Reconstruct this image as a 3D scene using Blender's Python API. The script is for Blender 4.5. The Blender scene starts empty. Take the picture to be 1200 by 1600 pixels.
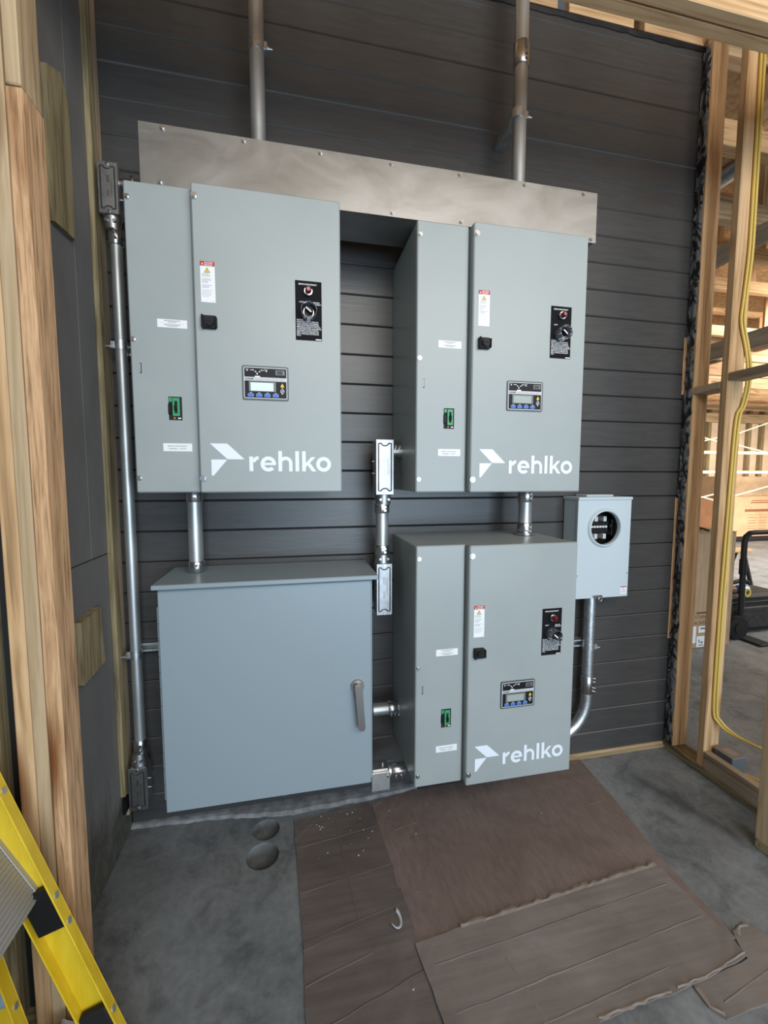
import bpy, bmesh, math, random
from mathutils import Vector, Matrix
from math import sin, cos, pi, radians

random.seed(7)
S = bpy.context.scene
COL = S.collection

# ------------------------------------------------------------------ camera
F_PX, PITCH, YAW, ROLL = 664.96, -0.082, 0.2094, 0.0008
fw = Vector((sin(YAW) * cos(PITCH), cos(YAW) * cos(PITCH), sin(PITCH)))
r0 = Vector((cos(YAW), -sin(YAW), 0))
u0 = r0.cross(fw)
rr = r0 * cos(ROLL) + u0 * sin(ROLL)
uu = u0 * cos(ROLL) - r0 * sin(ROLL)
cam_d = bpy.data.cameras.new('camera')
cam_d.sensor_fit = 'HORIZONTAL'
cam_d.sensor_width = 36
cam_d.lens = 36 * F_PX / 1200
cam_d.clip_start = 0.05
cam = bpy.data.objects.new('camera', cam_d)
COL.objects.link(cam)
M3 = Matrix((rr, uu, -fw)).transposed()
cam.matrix_world = Matrix.Translation((0, -1.9005, 1.5)) @ M3.to_4x4()
S.camera = cam

# ------------------------------------------------------------------ world, light, exposure
W = bpy.data.worlds.new('world')
S.world = W
W.use_nodes = True
bg = W.node_tree.nodes['Background']
bg.inputs[0].default_value = (0.72, 0.86, 1.0, 1)
bg.inputs[1].default_value = 0.13


def area(name, loc, rot, sx, sy, power, col):
    l = bpy.data.lights.new(name, 'AREA')
    l.shape = 'RECTANGLE'
    l.size, l.size_y = sx, sy
    l.energy = power
    l.color = col
    o = bpy.data.objects.new(name, l)
    COL.objects.link(o)
    o.location = loc
    o.rotation_euler = rot
    return o


# daylight through the wide opening behind the camera
area('daylight_opening', (1.5, -5.6, 1.15), (radians(90), 0, 0), 3.6, 2.1, 200, (0.66, 0.83, 1.0))
# added warm lamp high behind the camera; makes the upper cabinets warmer and lighter
area('high_warm_fill', (1.3, -3.5, 3.10), (radians(74), 0, 0), 3.6, 1.1, 98, (1.0, 0.955, 0.88))
# added warm lamp over the hall to the right, to brighten it
area('hall_fill', (9.0, 0.5, 3.3), (radians(50), 0, radians(-20)), 4.0, 2.0, 1300, (1.0, 0.93, 0.83))

S.view_settings.view_transform = 'Standard'
S.view_settings.look = 'None'
S.view_settings.gamma = 1
S.view_settings.use_curve_mapping = False
S.view_settings.exposure = 0.0


# ------------------------------------------------------------------ materials
def new_mat(name):
    m = bpy.data.materials.new(name)
    m.use_nodes = True
    nt = m.node_tree
    return m, nt, nt.nodes['Principled BSDF']


def setp(b, col=None, rough=0.5, metal=0.0, spec=None):
    if col is not None:
        b.inputs['Base Color'].default_value = (*col, 1)
    b.inputs['Roughness'].default_value = rough
    b.inputs['Metallic'].default_value = metal
    if spec is not None:
        b.inputs['Specular IOR Level'].default_value = spec


def coords(nt, scale=(1, 1, 1), rnd=True):
    tc = nt.nodes.new('ShaderNodeTexCoord')
    mp = nt.nodes.new('ShaderNodeMapping')
    mp.inputs['Scale'].default_value = scale
    nt.links.new(tc.outputs['Object'], mp.inputs['Vector'])
    if rnd:
        oi = nt.nodes.new('ShaderNodeObjectInfo')
        mu = nt.nodes.new('ShaderNodeMath')
        mu.operation = 'MULTIPLY'
        mu.inputs[1].default_value = 23.0
        nt.links.new(oi.outputs['Random'], mu.inputs[0])
        nt.links.new(mu.outputs[0], mp.inputs['Location'])
    return mp.outputs[0]


def noise(nt, vec, scale, detail=4, rough=0.55, dist=0.0):
    n = nt.nodes.new('ShaderNodeTexNoise')
    n.inputs['Scale'].default_value = scale
    n.inputs['Detail'].default_value = detail
    n.inputs['Roughness'].default_value = rough
    n.inputs['Distortion'].default_value = dist
    nt.links.new(vec, n.inputs['Vector'])
    return n.outputs['Fac']


def ramp(nt, fac, stops):
    r = nt.nodes.new('ShaderNodeValToRGB')
    els = r.color_ramp.elements
    while len(els) < len(stops):
        els.new(0.5)
    for e, (p, c) in zip(els, stops):
        e.position = p
        e.color = (*c, 1)
    nt.links.new(fac, r.inputs['Fac'])
    return r.outputs['Color']


def mixc(nt, a, b, fac, mode='MIX'):
    m = nt.nodes.new('ShaderNodeMix')
    m.data_type = 'RGBA'
    m.blend_type = mode
    if hasattr(fac, 'links'):
        nt.links.new(fac, m.inputs[0])
    else:
        m.inputs[0].default_value = fac
    for s, v in ((6, a), (7, b)):
        if hasattr(v, 'links'):
            nt.links.new(v, m.inputs[s])
        else:
            m.inputs[s].default_value = (*v, 1)
    return m.outputs[2]


def bump(nt, b, h, strength=0.2, dist=0.002):
    n = nt.nodes.new('ShaderNodeBump')
    n.inputs['Strength'].default_value = strength
    n.inputs['Distance'].default_value = dist
    nt.links.new(h, n.inputs['Height'])
    nt.links.new(n.outputs[0], b.inputs['Normal'])


def plain(name, col, rough=0.5, metal=0.0, spec=None):
    m, nt, b = new_mat(name)
    setp(b, col, rough, metal, spec)
    return m


def speckle(name, c1, c2, rough, metal=0.0, scale=8, axis=(1, 1, 1), bstr=0.0, det=4, lo=0.35, hi=0.65, spec=None):
    m, nt, b = new_mat(name)
    setp(b, None, rough, metal, spec)
    v = coords(nt, axis)
    f = noise(nt, v, scale, det)
    nt.links.new(ramp(nt, f, [(lo, c1), (hi, c2)]), b.inputs['Base Color'])
    if bstr:
        bump(nt, b, f, bstr)
    return m


def wood(name, c1, c2, ax, rough=0.65, scale=9.0):
    """sawn timber with the grain along one axis"""
    st = {'x': (0.05, 1, 1), 'y': (1, 0.05, 1), 'z': (1, 1, 0.05)}[ax]
    m, nt, b = new_mat(name + '_' + ax)
    setp(b, None, rough, spec=0.25)
    v = coords(nt, st)
    f1 = noise(nt, v, scale * 4, 3, 0.6, 0.6)
    f2 = noise(nt, v, scale * 16, 2, 0.5)
    dk = tuple(q * 0.55 for q in c1)
    col = ramp(nt, f1, [(0.30, dk), (0.45, c1), (0.60, c2), (0.75, c1)])
    col = mixc(nt, col, tuple(q * 0.8 for q in c1), f2, 'MULTIPLY') if False else col
    vk = coords(nt, (1, 1, 1) if ax == 'q' else {'x': (.3, 1, 1), 'y': (1, .3, 1), 'z': (1, 1, .3)}[ax])
    kn = noise(nt, vk, 6.0, 1)
    kr = ramp(nt, kn, [(0.70, (1, 1, 1)), (0.78, (0.35, 0.2, 0.1))])
    col = mixc(nt, col, kr, 1.0, 'MULTIPLY')
    oi = nt.nodes.new('ShaderNodeObjectInfo')
    vr = ramp(nt, oi.outputs['Random'], [(0.0, (0.80, 0.78, 0.76)), (1.0, (1.05, 1.02, 1.0))])
    col = mixc(nt, col, vr, 1.0, 'MULTIPLY')
    nt.links.new(col, b.inputs['Base Color'])
    bump(nt, b, f2, 0.15, 0.001)
    return m


PINE1, PINE2 = (0.60, 0.385, 0.20), (0.74, 0.52, 0.30)
PINE = {a: wood('pine', PINE1, PINE2, a) for a in 'xyz'}
FIR = {a: wood('fir', (0.50, 0.305, 0.165), (0.66, 0.435, 0.25), a, scale=30) for a in 'xyz'}
PALE = {a: wood('pale_pine', (0.50, 0.37, 0.22), (0.62, 0.48, 0.31), a) for a in 'xyz'}
GREYW = {a: wood('grey_lumber', (0.42, 0.325, 0.225), (0.52, 0.415, 0.295), a) for a in 'xyz'}
TREAT = {a: wood('treated', (0.25, 0.205, 0.115), (0.38, 0.32, 0.19), a, scale=14) for a in 'xyz'}
OSB = speckle('sheathing_board', (0.40, 0.25, 0.12), (0.62, 0.43, 0.24), 0.8, scale=14, det=6)

# cabinet paint
m, nt, b = new_mat('grey_enamel')
setp(b, (0.300, 0.348, 0.362), 0.36)
v = coords(nt, (1, 1, 1), False)
f = noise(nt, v, 2.5, 5, 0.6)
nt.links.new(ramp(nt, f, [(0.3, (0.300, 0.338, 0.340)), (0.7, (0.336, 0.372, 0.372))]), b.inputs['Base Color'])
nt.links.new(ramp(nt, f, [(0.3, (0.32,) * 3), (0.7, (0.42,) * 3)]), b.inputs['Roughness'])
ENAMEL = m
ENAMEL2 = plain('blue_grey_enamel', (0.270, 0.335, 0.372), 0.33)
METERGREY = plain('light_grey_enamel', (0.50, 0.58, 0.62), 0.38)
BLACK = plain('black_plastic', (0.010, 0.010, 0.011), 0.45, spec=0.22)
DARK = plain('dark_void', (0.010, 0.010, 0.011), 0.8)
RUBBER = plain('black_rubber', (0.016, 0.016, 0.017), 0.6, spec=0.25)
WHITE = plain('white_print', (0.80, 0.82, 0.84), 0.5)
LOGO = plain('white_vinyl', (0.78, 0.83, 0.90), 0.4)
TXT = plain('dark_print', (0.06, 0.06, 0.06), 0.6)
GTXT = plain('grey_print', (0.42, 0.42, 0.42), 0.6)
RED = plain('red_print', (0.45, 0.03, 0.04), 0.5)
YEL = plain('yellow_print', (0.80, 0.58, 0.03), 0.5)
BLUE = plain('blue_button', (0.05, 0.16, 0.62), 0.4)
GREEN = plain('green_plastic', (0.04, 0.30, 0.13), 0.4)
LCDG = plain('grey_lcd', (0.33, 0.39, 0.37), 0.25)
SILVER = plain('silver_print', (0.55, 0.56, 0.58), 0.35)
m, nt, b = new_mat('lit_lcd')
setp(b, (0.42, 0.56, 0.60), 0.3)
b.inputs['Emission Color'].default_value = (0.72, 0.93, 1.0, 1)
b.inputs['Emission Strength'].default_value = 0.42
LCDON = m
m, nt, b = new_mat('red_lens')
setp(b, (0.14, 0.003, 0.006), 0.12)
REDLENS = m
m, nt, b = new_mat('clear_plastic')
setp(b, (0.85, 0.92, 1.0), 0.08)
b.inputs['Transmission Weight'].default_value = 0.92
b.inputs['IOR'].default_value = 1.2
CLEAR = m
CHROME = plain('bright_zinc', (0.56, 0.57, 0.58), 0.26, 1.0)
GALV = speckle('galvanised', (0.46, 0.48, 0.48), (0.64, 0.66, 0.66), 0.44, 0.85, 14, (1, 1, 0.3))
GALVR = speckle('galvanised_spangle', (0.50, 0.53, 0.55), (0.72, 0.75, 0.77), 0.42, 1.0, 60)
CAST = speckle('cast_aluminium', (0.36, 0.36, 0.36), (0.48, 0.48, 0.48), 0.42, 1.0, 30)
TINNED = plain('tinned_copper', (0.80, 0.80, 0.80), 0.5, 0.4)
STEEL = plain('brushed_handle', (0.36, 0.33, 0.31), 0.38, 1.0)

# bare sheet steel with smeared stains
m, nt, b = new_mat('sheet_steel')
setp(b, None, 0.42, 0.85)
v = coords(nt, (0.5, 1, 1), False)
f = noise(nt, v, 7, 6, 0.65, 0.8)
f2 = noise(nt, v, 1.8, 3)
c = ramp(nt, f, [(0.3, (0.29, 0.285, 0.275)), (0.7, (0.41, 0.40, 0.385))])
c = mixc(nt, c, ramp(nt, f2, [(0.35, (0.75, 0.75, 0.74)), (0.65, (1, 1, 1))]), 1.0, 'MULTIPLY')
nt.links.new(c, b.inputs['Base Color'])
nt.links.new(ramp(nt, f, [(0.3, (0.36,) * 3), (0.7, (0.52,) * 3)]), b.inputs['Roughness'])
SHEET = m

# dark siding with embossed grain
m, nt, b = new_mat('charcoal_siding')
setp(b, None, 0.36, spec=0.55)
v = coords(nt, (0.10, 1, 1))
f = noise(nt, v, 60, 5, 0.6, 0.7)
nt.links.new(ramp(nt, f, [(0.3, (0.050, 0.048, 0.047)), (0.7, (0.066, 0.064, 0.063))]), b.inputs['Base Color'])
bump(nt, b, f, 0.35, 0.0015)
SIDING = m
RAWEDGE = plain('raw_board_edge', (0.34, 0.33, 0.31), 0.8)

# concrete
m, nt, b = new_mat('concrete')
setp(b, None, 0.6, spec=0.35)
v = coords(nt, (1, 1, 1), False)
f1 = noise(nt, v, 2.2, 6, 0.6, 0.5)
f2 = noise(nt, v, 45, 4)
f3 = noise(nt, v, 7, 5, 0.65, 1.0)
c = ramp(nt, f1, [(0.32, (0.135, 0.147, 0.156)), (0.66, (0.235, 0.252, 0.264))])
c = mixc(nt, c, ramp(nt, f3, [(0.32, (0.62, 0.62, 0.62)), (0.5, (1, 1, 1)), (0.75, (1.12, 1.12, 1.12))]), 1.0, 'MULTIPLY')
c = mixc(nt, c, ramp(nt, f2, [(0.3, (0.86,) * 3), (0.7, (1.08,) * 3)]), 1.0, 'MULTIPLY')
# a scuffed dark smear beside the right sill
tc = nt.nodes.new('ShaderNodeTexCoord')


def lin(vec, off, absol=False):
    d = nt.nodes.new('ShaderNodeVectorMath'); d.operation = 'DOT_PRODUCT'
    nt.links.new(tc.outputs['Object'], d.inputs[0]); d.inputs[1].default_value = vec
    a = nt.nodes.new('ShaderNodeMath'); a.operation = 'SUBTRACT'
    nt.links.new(d.outputs['Value'], a.inputs[0]); a.inputs[1].default_value = off
    e = nt.nodes.new('ShaderNodeMath'); e.operation = 'ABSOLUTE'
    nt.links.new(a.outputs[0], e.inputs[0])
    return e.outputs[0]


dn, dt = lin((0.934, 0.358, 0), 1.472), lin((0.358, -0.934, 0), 0.99)
sm_ = nt.nodes.new('ShaderNodeMath'); sm_.operation = 'MULTIPLY_ADD'
nt.links.new(f3, sm_.inputs[0]); sm_.inputs[1].default_value = 0.16; nt.links.new(dn, sm_.inputs[2])
m1 = ramp(nt, sm_.outputs[0], [(0.07, (1, 1, 1)), (0.14, (0, 0, 0))])
m2 = ramp(nt, dt, [(0.18, (1, 1, 1)), (0.32, (0, 0, 0))])
mk = mixc(nt, m1, m2, 1.0, 'MULTIPLY')
c = mixc(nt, c, (0.075, 0.082, 0.090), mk)
nt.links.new(c, b.inputs['Base Color'])
bump(nt, b, f2, 0.12, 0.002)
CONC = m
LEDGE = speckle('rough_concrete', (0.15, 0.155, 0.16), (0.27, 0.28, 0.29), 0.7, scale=22, bstr=0.5, det=6)

# left wall board with dirt towards its wet foot (stain with its own ragged shape)
m, nt, b = new_mat('grey_wall_board')
setp(b, None, 0.6, spec=0.3)
v = coords(nt, (1, 1, 0.35), False)
f = noise(nt, v, 9, 6, 0.6)
c = ramp(nt, f, [(0.3, (0.165, 0.162, 0.160)), (0.7, (0.205, 0.200, 0.196))])
tc = nt.nodes.new('ShaderNodeTexCoord')
sx = nt.nodes.new('ShaderNodeSeparateXYZ')
nt.links.new(tc.outputs['Object'], sx.inputs[0])
ma = nt.nodes.new('ShaderNodeMath'); ma.operation = 'MULTIPLY_ADD'
nt.links.new(f, ma.inputs[0]); ma.inputs[1].default_value = 0.6
nt.links.new(sx.outputs['Z'], ma.inputs[2])
st = ramp(nt, ma.outputs[0], [(0.50, (1, 1, 1)), (0.62, (0, 0, 0))])
f4 = noise(nt, v, 40, 5, 0.7, 1.0)
dirt = ramp(nt, f4, [(0.3, (0.05, 0.055, 0.045)), (0.7, (0.15, 0.145, 0.125))])
nt.links.new(mixc(nt, c, dirt, st), b.inputs['Base Color'])
LWALL = m


def board_mat(name, c1, c2, axis):
    m, nt, b = new_mat(name)
    setp(b, None, 0.8, spec=0.2)
    v = coords(nt, (1, 1, 1))
    f = noise(nt, v, 3.0, 6, 0.6, 0.6)
    g = noise(nt, coords(nt, axis), 60, 2)
    c = ramp(nt, f, [(0.3, c1), (0.7, c2)])
    c = mixc(nt, c, ramp(nt, g, [(0.3, (0.88,) * 3), (0.7, (1.06,) * 3)]), 1.0, 'MULTIPLY')
    nt.links.new(c, b.inputs['Base Color'])
    bump(nt, b, g, 0.25, 0.002)
    return m


CARD_A = board_mat('worn_cardboard', (0.105, 0.088, 0.080), (0.165, 0.140, 0.128), (0.06, 1, 1))
CARD_B = board_mat('red_brown_board', (0.150, 0.110, 0.097), (0.225, 0.178, 0.162), (1, 0.3, 1))
CARD_C = board_mat('grey_brown_cardboard', (0.165, 0.140, 0.128), (0.245, 0.215, 0.198), (0.06, 1, 1))
CARD_T = plain('torn_cardboard', (0.235, 0.20, 0.175), 0.85)
KRAFT = board_mat('kraft_box', (0.36, 0.25, 0.15), (0.45, 0.32, 0.20), (1, 1, 0.1))
KRAFT2 = board_mat('orange_kraft', (0.55, 0.30, 0.17), (0.66, 0.38, 0.23), (1, 1, 0.1))
FIBRE = speckle('yellow_fibreglass', (0.62, 0.42, 0.012), (0.74, 0.53, 0.03), 0.38, scale=30, axis=(1, 1, .2))
ALU = plain('mill_aluminium', (0.42, 0.41, 0.39), 0.55, 0.55)
CABLE = plain('yellow_cable', (0.70, 0.50, 0.12), 0.45)
SCAF = plain('cream_tube', (0.75, 0.66, 0.42), 0.4)
ORANGE = plain('orange_paint', (0.62, 0.14, 0.03), 0.5)
CREAM = speckle('cream_board', (0.70, 0.52, 0.36), (0.80, 0.64, 0.47), 0.8, scale=3)
BAG = speckle('black_nylon', (0.012, 0.013, 0.013), (0.03, 0.032, 0.032), 0.75, scale=30)

# torn black and grey flashing membrane
m, nt, b = new_mat('torn_membrane')
setp(b, None, 0.45)
v = coords(nt, (1, 1, 0.6), False)
f = noise(nt, v, 22, 5, 0.65, 1.5)
nt.links.new(ramp(nt, f, [(0.47, (0.012, 0.014, 0.018)), (0.55, (0.22, 0.24, 0.27))]), b.inputs['Base Color'])
bump(nt, b, f, 0.5, 0.004)
MEMB = m


# ------------------------------------------------------------------ mesh builder
class MB:
    def __init__(s):
        s.v, s.f, s.m, s.s = [], [], [], []

    def add(s, vs, fs, mi=0, smooth=False):
        o = len(s.v)
        s.v += [tuple(p) for p in vs]
        for q in fs:
            s.f.append([i + o for i in q])
            s.m.append(mi)
            s.s.append(smooth)
        return s

    def box(s, x0, x1, y0, y1, z0, z1, mi=0):
        x0, x1 = min(x0, x1), max(x0, x1)
        y0, y1 = min(y0, y1), max(y0, y1)
        z0, z1 = min(z0, z1), max(z0, z1)
        vs = [(x, y, z) for x in (x0, x1) for y in (y0, y1) for z in (z0, z1)]
        return s.add(vs, [(0, 1, 3, 2), (4, 6, 7, 5), (0, 4, 5, 1), (2, 3, 7, 6), (0, 2, 6, 4), (1, 5, 7, 3)], mi)

    def cbox(s, x0, x1, y0, y1, z0, z1, c=0.002, mi=0, M=None):
        """box with chamfered edges"""
        lo = [min(x0, x1), min(y0, y1), min(z0, z1)]
        hi = [max(x0, x1), max(y0, y1), max(z0, z1)]
        c = min(c, 0.45 * min(hi[i] - lo[i] for i in range(3)))
        vs, idx = [], {}
        for sx in (0, 1):
            for sy in (0, 1):
                for sz in (0, 1):
                    sg = (sx, sy, sz)
                    for ax in range(3):
                        p = []
                        for k in range(3):
                            e = hi[k] if sg[k] else lo[k]
                            if k != ax:
                                e += -c if sg[k] else c
                            p.append(e)
                        idx[(sg, ax)] = len(vs)
                        vs.append(p)
        fs = []
        ctr = Vector([(lo[i] + hi[i]) / 2 for i in range(3)])

        def put(q):
            a, b_, c_ = (Vector(vs[i]) for i in q[:3])
            n = (b_ - a).cross(c_ - a)
            mid = sum((Vector(vs[i]) for i in q), Vector()) / len(q)
            fs.append(q if n.dot(mid - ctr) > 0 else q[::-1])
        for ax in range(3):
            o = [k for k in range(3) if k != ax]
            for sd in (0, 1):
                q = []
                for a, b_ in ((0, 0), (1, 0), (1, 1), (0, 1)):
                    sg = [0, 0, 0]
                    sg[ax] = sd; sg[o[0]] = a; sg[o[1]] = b_
                    q.append(idx[(tuple(sg), ax)])
                put(q)
            for a in (0, 1):
                for b_ in (0, 1):
                    s0, s1 = [0] * 3, [0] * 3
                    s0[o[0]] = s1[o[0]] = a
                    s0[o[1]] = s1[o[1]] = b_
                    s0[ax], s1[ax] = 0, 1
                    put([idx[(tuple(s0), o[0])], idx[(tuple(s1), o[0])], idx[(tuple(s1), o[1])], idx[(tuple(s0), o[1])]])
        for sx in (0, 1):
            for sy in (0, 1):
                for sz in (0, 1):
                    put([idx[((sx, sy, sz), k)] for k in range(3)])
        if M is not None:
            vs = [M @ Vector(p) for p in vs]
        return s.add(vs, fs, mi)

    def tube(s, pts, r, n=16, mi=0, caps=True, radii=None):
        pts = [Vector(p) for p in pts]
        d = (pts[1] - pts[0]).normalized()
        up = Vector((0, 0, 1)) if abs(d.z) < 0.9 else Vector((1, 0, 0))
        a = d.cross(up).normalized()
        vs, fs = [], []
        for i, p in enumerate(pts):
            if i == 0:
                t = pts[1] - pts[0]
            elif i == len(pts) - 1:
                t = pts[-1] - pts[-2]
            else:
                t = (pts[i] - pts[i - 1]).normalized() + (pts[i + 1] - pts[i]).normalized()
            t.normalize()
            a = (a - t * a.dot(t)).normalized()
            b_ = t.cross(a)
            R = radii[i] if radii else r
            vs += [p + (a * cos(2 * pi * k / n) + b_ * sin(2 * pi * k / n)) * R for k in range(n)]
        for i in range(len(pts) - 1):
            for k in range(n):
                k2 = (k + 1) % n
                fs.append((i * n + k, i * n + k2, (i + 1) * n + k2, (i + 1) * n + k))
        s.add(vs, fs, mi, True)
        if caps:
            s.add(vs[:n], [tuple(range(n))[::-1]], mi)
            s.add(vs[-n:], [tuple(range(n))], mi)
        return s

    def cyl(s, p0, p1, r, n=16, mi=0):
        return s.tube([p0, p1], r, n, mi)

    def prism(s, poly, y0, y1, mi=0, plane='xz'):
        """polygon (CCW seen from the +w side) extruded along the third axis"""
        n = len(poly)

        def mk(a, b_, w):
            return {'xz': (a, w, b_), 'yz': (w, a, b_), 'xy': (a, b_, w)}[plane]
        vs = [mk(a, b_, y0) for a, b_ in poly] + [mk(a, b_, y1) for a, b_ in poly]
        fs = [tuple(range(n)), tuple(range(2 * n - 1, n - 1, -1))]
        fs += [(i, i + n, (i + 1) % n + n, (i + 1) % n) for i in range(n)]
        return s.add(vs, fs, mi)

    def quad(s, x0, x1, z0, z1, y, mi=0):
        return s.add([(x0, y, z0), (x1, y, z0), (x1, y, z1), (x0, y, z1)], [(0, 1, 2, 3)], mi)

    def text(s, txt, x, z, y, mi=0, h=None, w=None, align='L', bold=0.0):
        vs, fs, bb = text_mesh(txt, bold)
        if not vs:
            return s
        k = (h / TEXT_CAP) if h else 1.0
        kx = k
        if w:
            kx = w / (bb[1] - bb[0])
            if not h:
                k = kx
        wd = (bb[1] - bb[0]) * kx
        ox = x - bb[0] * kx
        if align == 'C':
            ox -= wd / 2
        elif align == 'R':
            ox -= wd
        return s.add([(ox + p[0] * kx, y, z + p[1] * k) for p in vs], fs, mi)

    def build(s, name, mats, origin=(0, 0, 0), parent=None, fixn=True):
        me = bpy.data.meshes.new(name)
        o = Vector(origin)
        me.from_pydata([tuple(Vector(p) - o) for p in s.v], [], s.f)
        if not isinstance(mats, (list, tuple)):
            mats = [mats]
        for mm in mats:
            me.materials.append(mm)
        me.polygons.foreach_set('material_index', s.m)
        me.polygons.foreach_set('use_smooth', s.s)
        if fixn:
            bm = bmesh.new()
            bm.from_mesh(me)
            bmesh.ops.recalc_face_normals(bm, faces=bm.faces)
            bm.to_mesh(me)
            bm.free()
        me.update()
        ob = bpy.data.objects.new(name, me)
        COL.objects.link(ob)
        if parent is not None:
            ob.parent = parent
        return ob


TEXT_CAP = 0.73
_tc = {}


def text_mesh(txt, bold=0.0):
    key = (txt, bold)
    if key in _tc:
        return _tc[key]
    cu = bpy.data.curves.new('lettering', 'FONT')
    cu.body = txt
    cu.size = 1.0
    cu.resolution_u = 3
    cu.offset = bold
    ob = bpy.data.objects.new('lettering', cu)
    me = ob.to_mesh()
    vs = [tuple(p.co) for p in me.vertices]
    fs = [tuple(p.vertices) for p in me.polygons]
    ob.to_mesh_clear()
    bpy.data.objects.remove(ob)
    bpy.data.curves.remove(cu)
    bb = (min((p[0] for p in vs), default=0), max((p[0] for p in vs), default=1))
    _tc[key] = (vs, fs, bb)
    return _tc[key]


class Thing:
    """an Empty at the thing's base that carries its parts; meshes are given in world coordinates"""

    def __init__(s, name, origin, label=None, cat=None, group=None, kind=None):
        s.o = bpy.data.objects.new(name, None)
        s.o.empty_display_size = 0.05
        COL.objects.link(s.o)
        s.org = Vector(origin)
        s.o.location = s.org
        tag(s.o, label, cat, group, kind)

    def part(s, name, mb, mats, parent=None, label=None):
        ob = mb.build(name, mats, s.org, parent or s.o)
        if label:
            ob['label'] = label
        return ob


def tag(o, label=None, cat=None, group=None, kind=None):
    if label: o['label'] = label
    if cat: o['category'] = cat
    if group: o['group'] = group
    if kind: o['kind'] = kind
    return o


def single(name, mb, mats, origin, label=None, cat=None, group=None, kind=None):
    ob = mb.build(name, mats, origin)
    ob.location = origin
    return tag(ob, label, cat, group, kind)


def copy_tree(o, parent=None):
    c = o.copy()
    COL.objects.link(c)
    c.parent = parent
    for ch in list(o.children):
        copy_tree(ch, c)
    return c


# ================================================================== SETTING
XL, XR = -0.700, 2.030
PITCHB = 0.1267           # siding exposure
ZB0 = 0.1345

# ---- floor slab with two cored holes
mb = MB()
bm = bmesh.new()
PX0, PX1, PY0, PY1 = -0.30, 0.02, -0.40, -0.03


def loop(bm, pts):
    vs = [bm.verts.new(p) for p in pts]
    return [bm.edges.new((vs[i], vs[(i + 1) % len(vs)])) for i in range(len(vs))]


holes = [(-0.137, -0.134, 0.056), (-0.143, -0.262, 0.063)]
ed = loop(bm, [(PX0, PY0, 0), (PX1, PY0, 0), (PX1, PY1, 0), (PX0, PY1, 0)])
N = 36
for hx, hy, hr in holes:
    ed += loop(bm, [(hx + hr * cos(2 * pi * k / N), hy + hr * sin(2 * pi * k / N), 0) for k in range(N)])
bmesh.ops.triangle_fill(bm, use_beauty=True, edges=ed)
bm.verts.index_update()
mb.add([tuple(q.co) for q in bm.verts], [[q.index for q in fc.verts] for fc in bm.faces])
bm.free()
FX0, FX1, FY0, FY1 = -5.0, 16.0, -9.0, 9.0
for (a, b_, c_, d_) in ((FX0, PX0, FY0, FY1), (PX1, FX1, FY0, FY1), (PX0, PX1, FY0, PY0), (PX0, PX1, PY1, FY1)):
    mb.add([(a, c_, 0), (b_, c_, 0), (b_, d_, 0), (a, d_, 0)], [(0, 1, 2, 3)])
mb2 = MB()
for hx, hy, hr in holes:
    n0 = [(hx + hr * cos(2 * pi * k / N), hy + hr * sin(2 * pi * k / N)) for k in range(N)]
    vs = [(x, y, 0) for x, y in n0] + [(x, y, -0.55) for x, y in n0]
    mb.add(vs, [(k, (k + 1) % N, N + (k + 1) % N, N + k) for k in range(N)], 0, True)
    mb.add([(x, y, -0.55) for x, y in n0], [tuple(range(N))], 0)
fl = mb.build('floor', CONC, fixn=False)
fl['kind'] = 'structure'

# ---- back wall of horizontal boards
wb = Thing('wall_back', (0.665, 0, 0), kind='structure')
mb = MB().box(XL, XR, 0.012, 0.10, 0, 3.61)
wb.part('backing', mb, DARK)
edges = [0.015] + [ZB0 + PITCHB * k for k in range(28)] + [3.60]
for k in range(len(edges) - 1):
    z0, z1 = edges[k] + (0.004 if k else 0), edges[k + 1] - 0.004
    if z1 - z0 < 0.01:
        continue
    mb = MB().cbox(XL + 0.002, XR - 0.006 * (k % 3), 0, 0.0125, z0, z1, 0.0012)
    ob = wb.part('siding_board', mb, [SIDING, RAWEDGE])
    for pl in ob.data.polygons:
        if abs(pl.normal.z) > 0.9:
            pl.material_index = 1
mb = MB()
prev = None
vs = []
for k in range(61):
    x = XL + (XR - XL) * k / 60
    j = random.uniform(-0.008, 0.008)
    vs += [(x, -0.004, 3.583 + j * .5), (x, -0.010, 3.598 + j * 0.4), (x, -0.004, 3.612)]
fs = []
for k in range(60):
    for q in range(2):
        a = k * 3 + q
        fs.append((a, a + 3, a + 4, a + 1))
mb.add(vs, fs)
wb.part('membrane_strip', mb, BLACK)
# blocking between joists above the wall, with joists on top
for k in range(7):
    x0 = 2.03 - 0.403 * (k + 1) + 0.04
    wb.part('blocking', MB().cbox(x0, x0 + 0.345, -0.004, 0.034, 3.613, 3.86, 0.003), PINE['x'])

# ledge and sill along the foot of the wall
mb = MB()
vs = []
nx = 50
LW = [(-0.71, 0.016), (-0.30, 0.040), (-0.05, 0.078), (0.20, 0.070), (0.57, 0.046)]
for k in range(nx + 1):
    x = XL + (0.56 - XL) * k / nx
    j = random.uniform(-0.003, 0.003)
    wd = 0.016
    for (xa, wa), (xb, wb_) in zip(LW, LW[1:]):
        if xa <= x <= xb:
            wd = wa + (wb_ - wa) * (x - xa) / (xb - xa)
    vs += [(x, 0.0, 0.018), (x, -wd * 0.45, 0.016 + j * 0.3), (x, -wd * 0.8 + j, 0.012), (x, -wd + j * 1.4, 0.0005)]
fs = []
for k in range(nx):
    for q in range(3):
        a = k * 4 + q
        fs.append((a, a + 4, a + 5, a + 1))
mb.add(vs, fs)
e0 = nx * 4
mb.add([vs[e0], vs[e0 + 1], vs[e0 + 2], vs[e0 + 3], (0.56, 0, 0)], [(0, 1, 2, 3, 4)])
single('trim_1', mb, LEDGE, (0, 0, 0), kind='structure')
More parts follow.
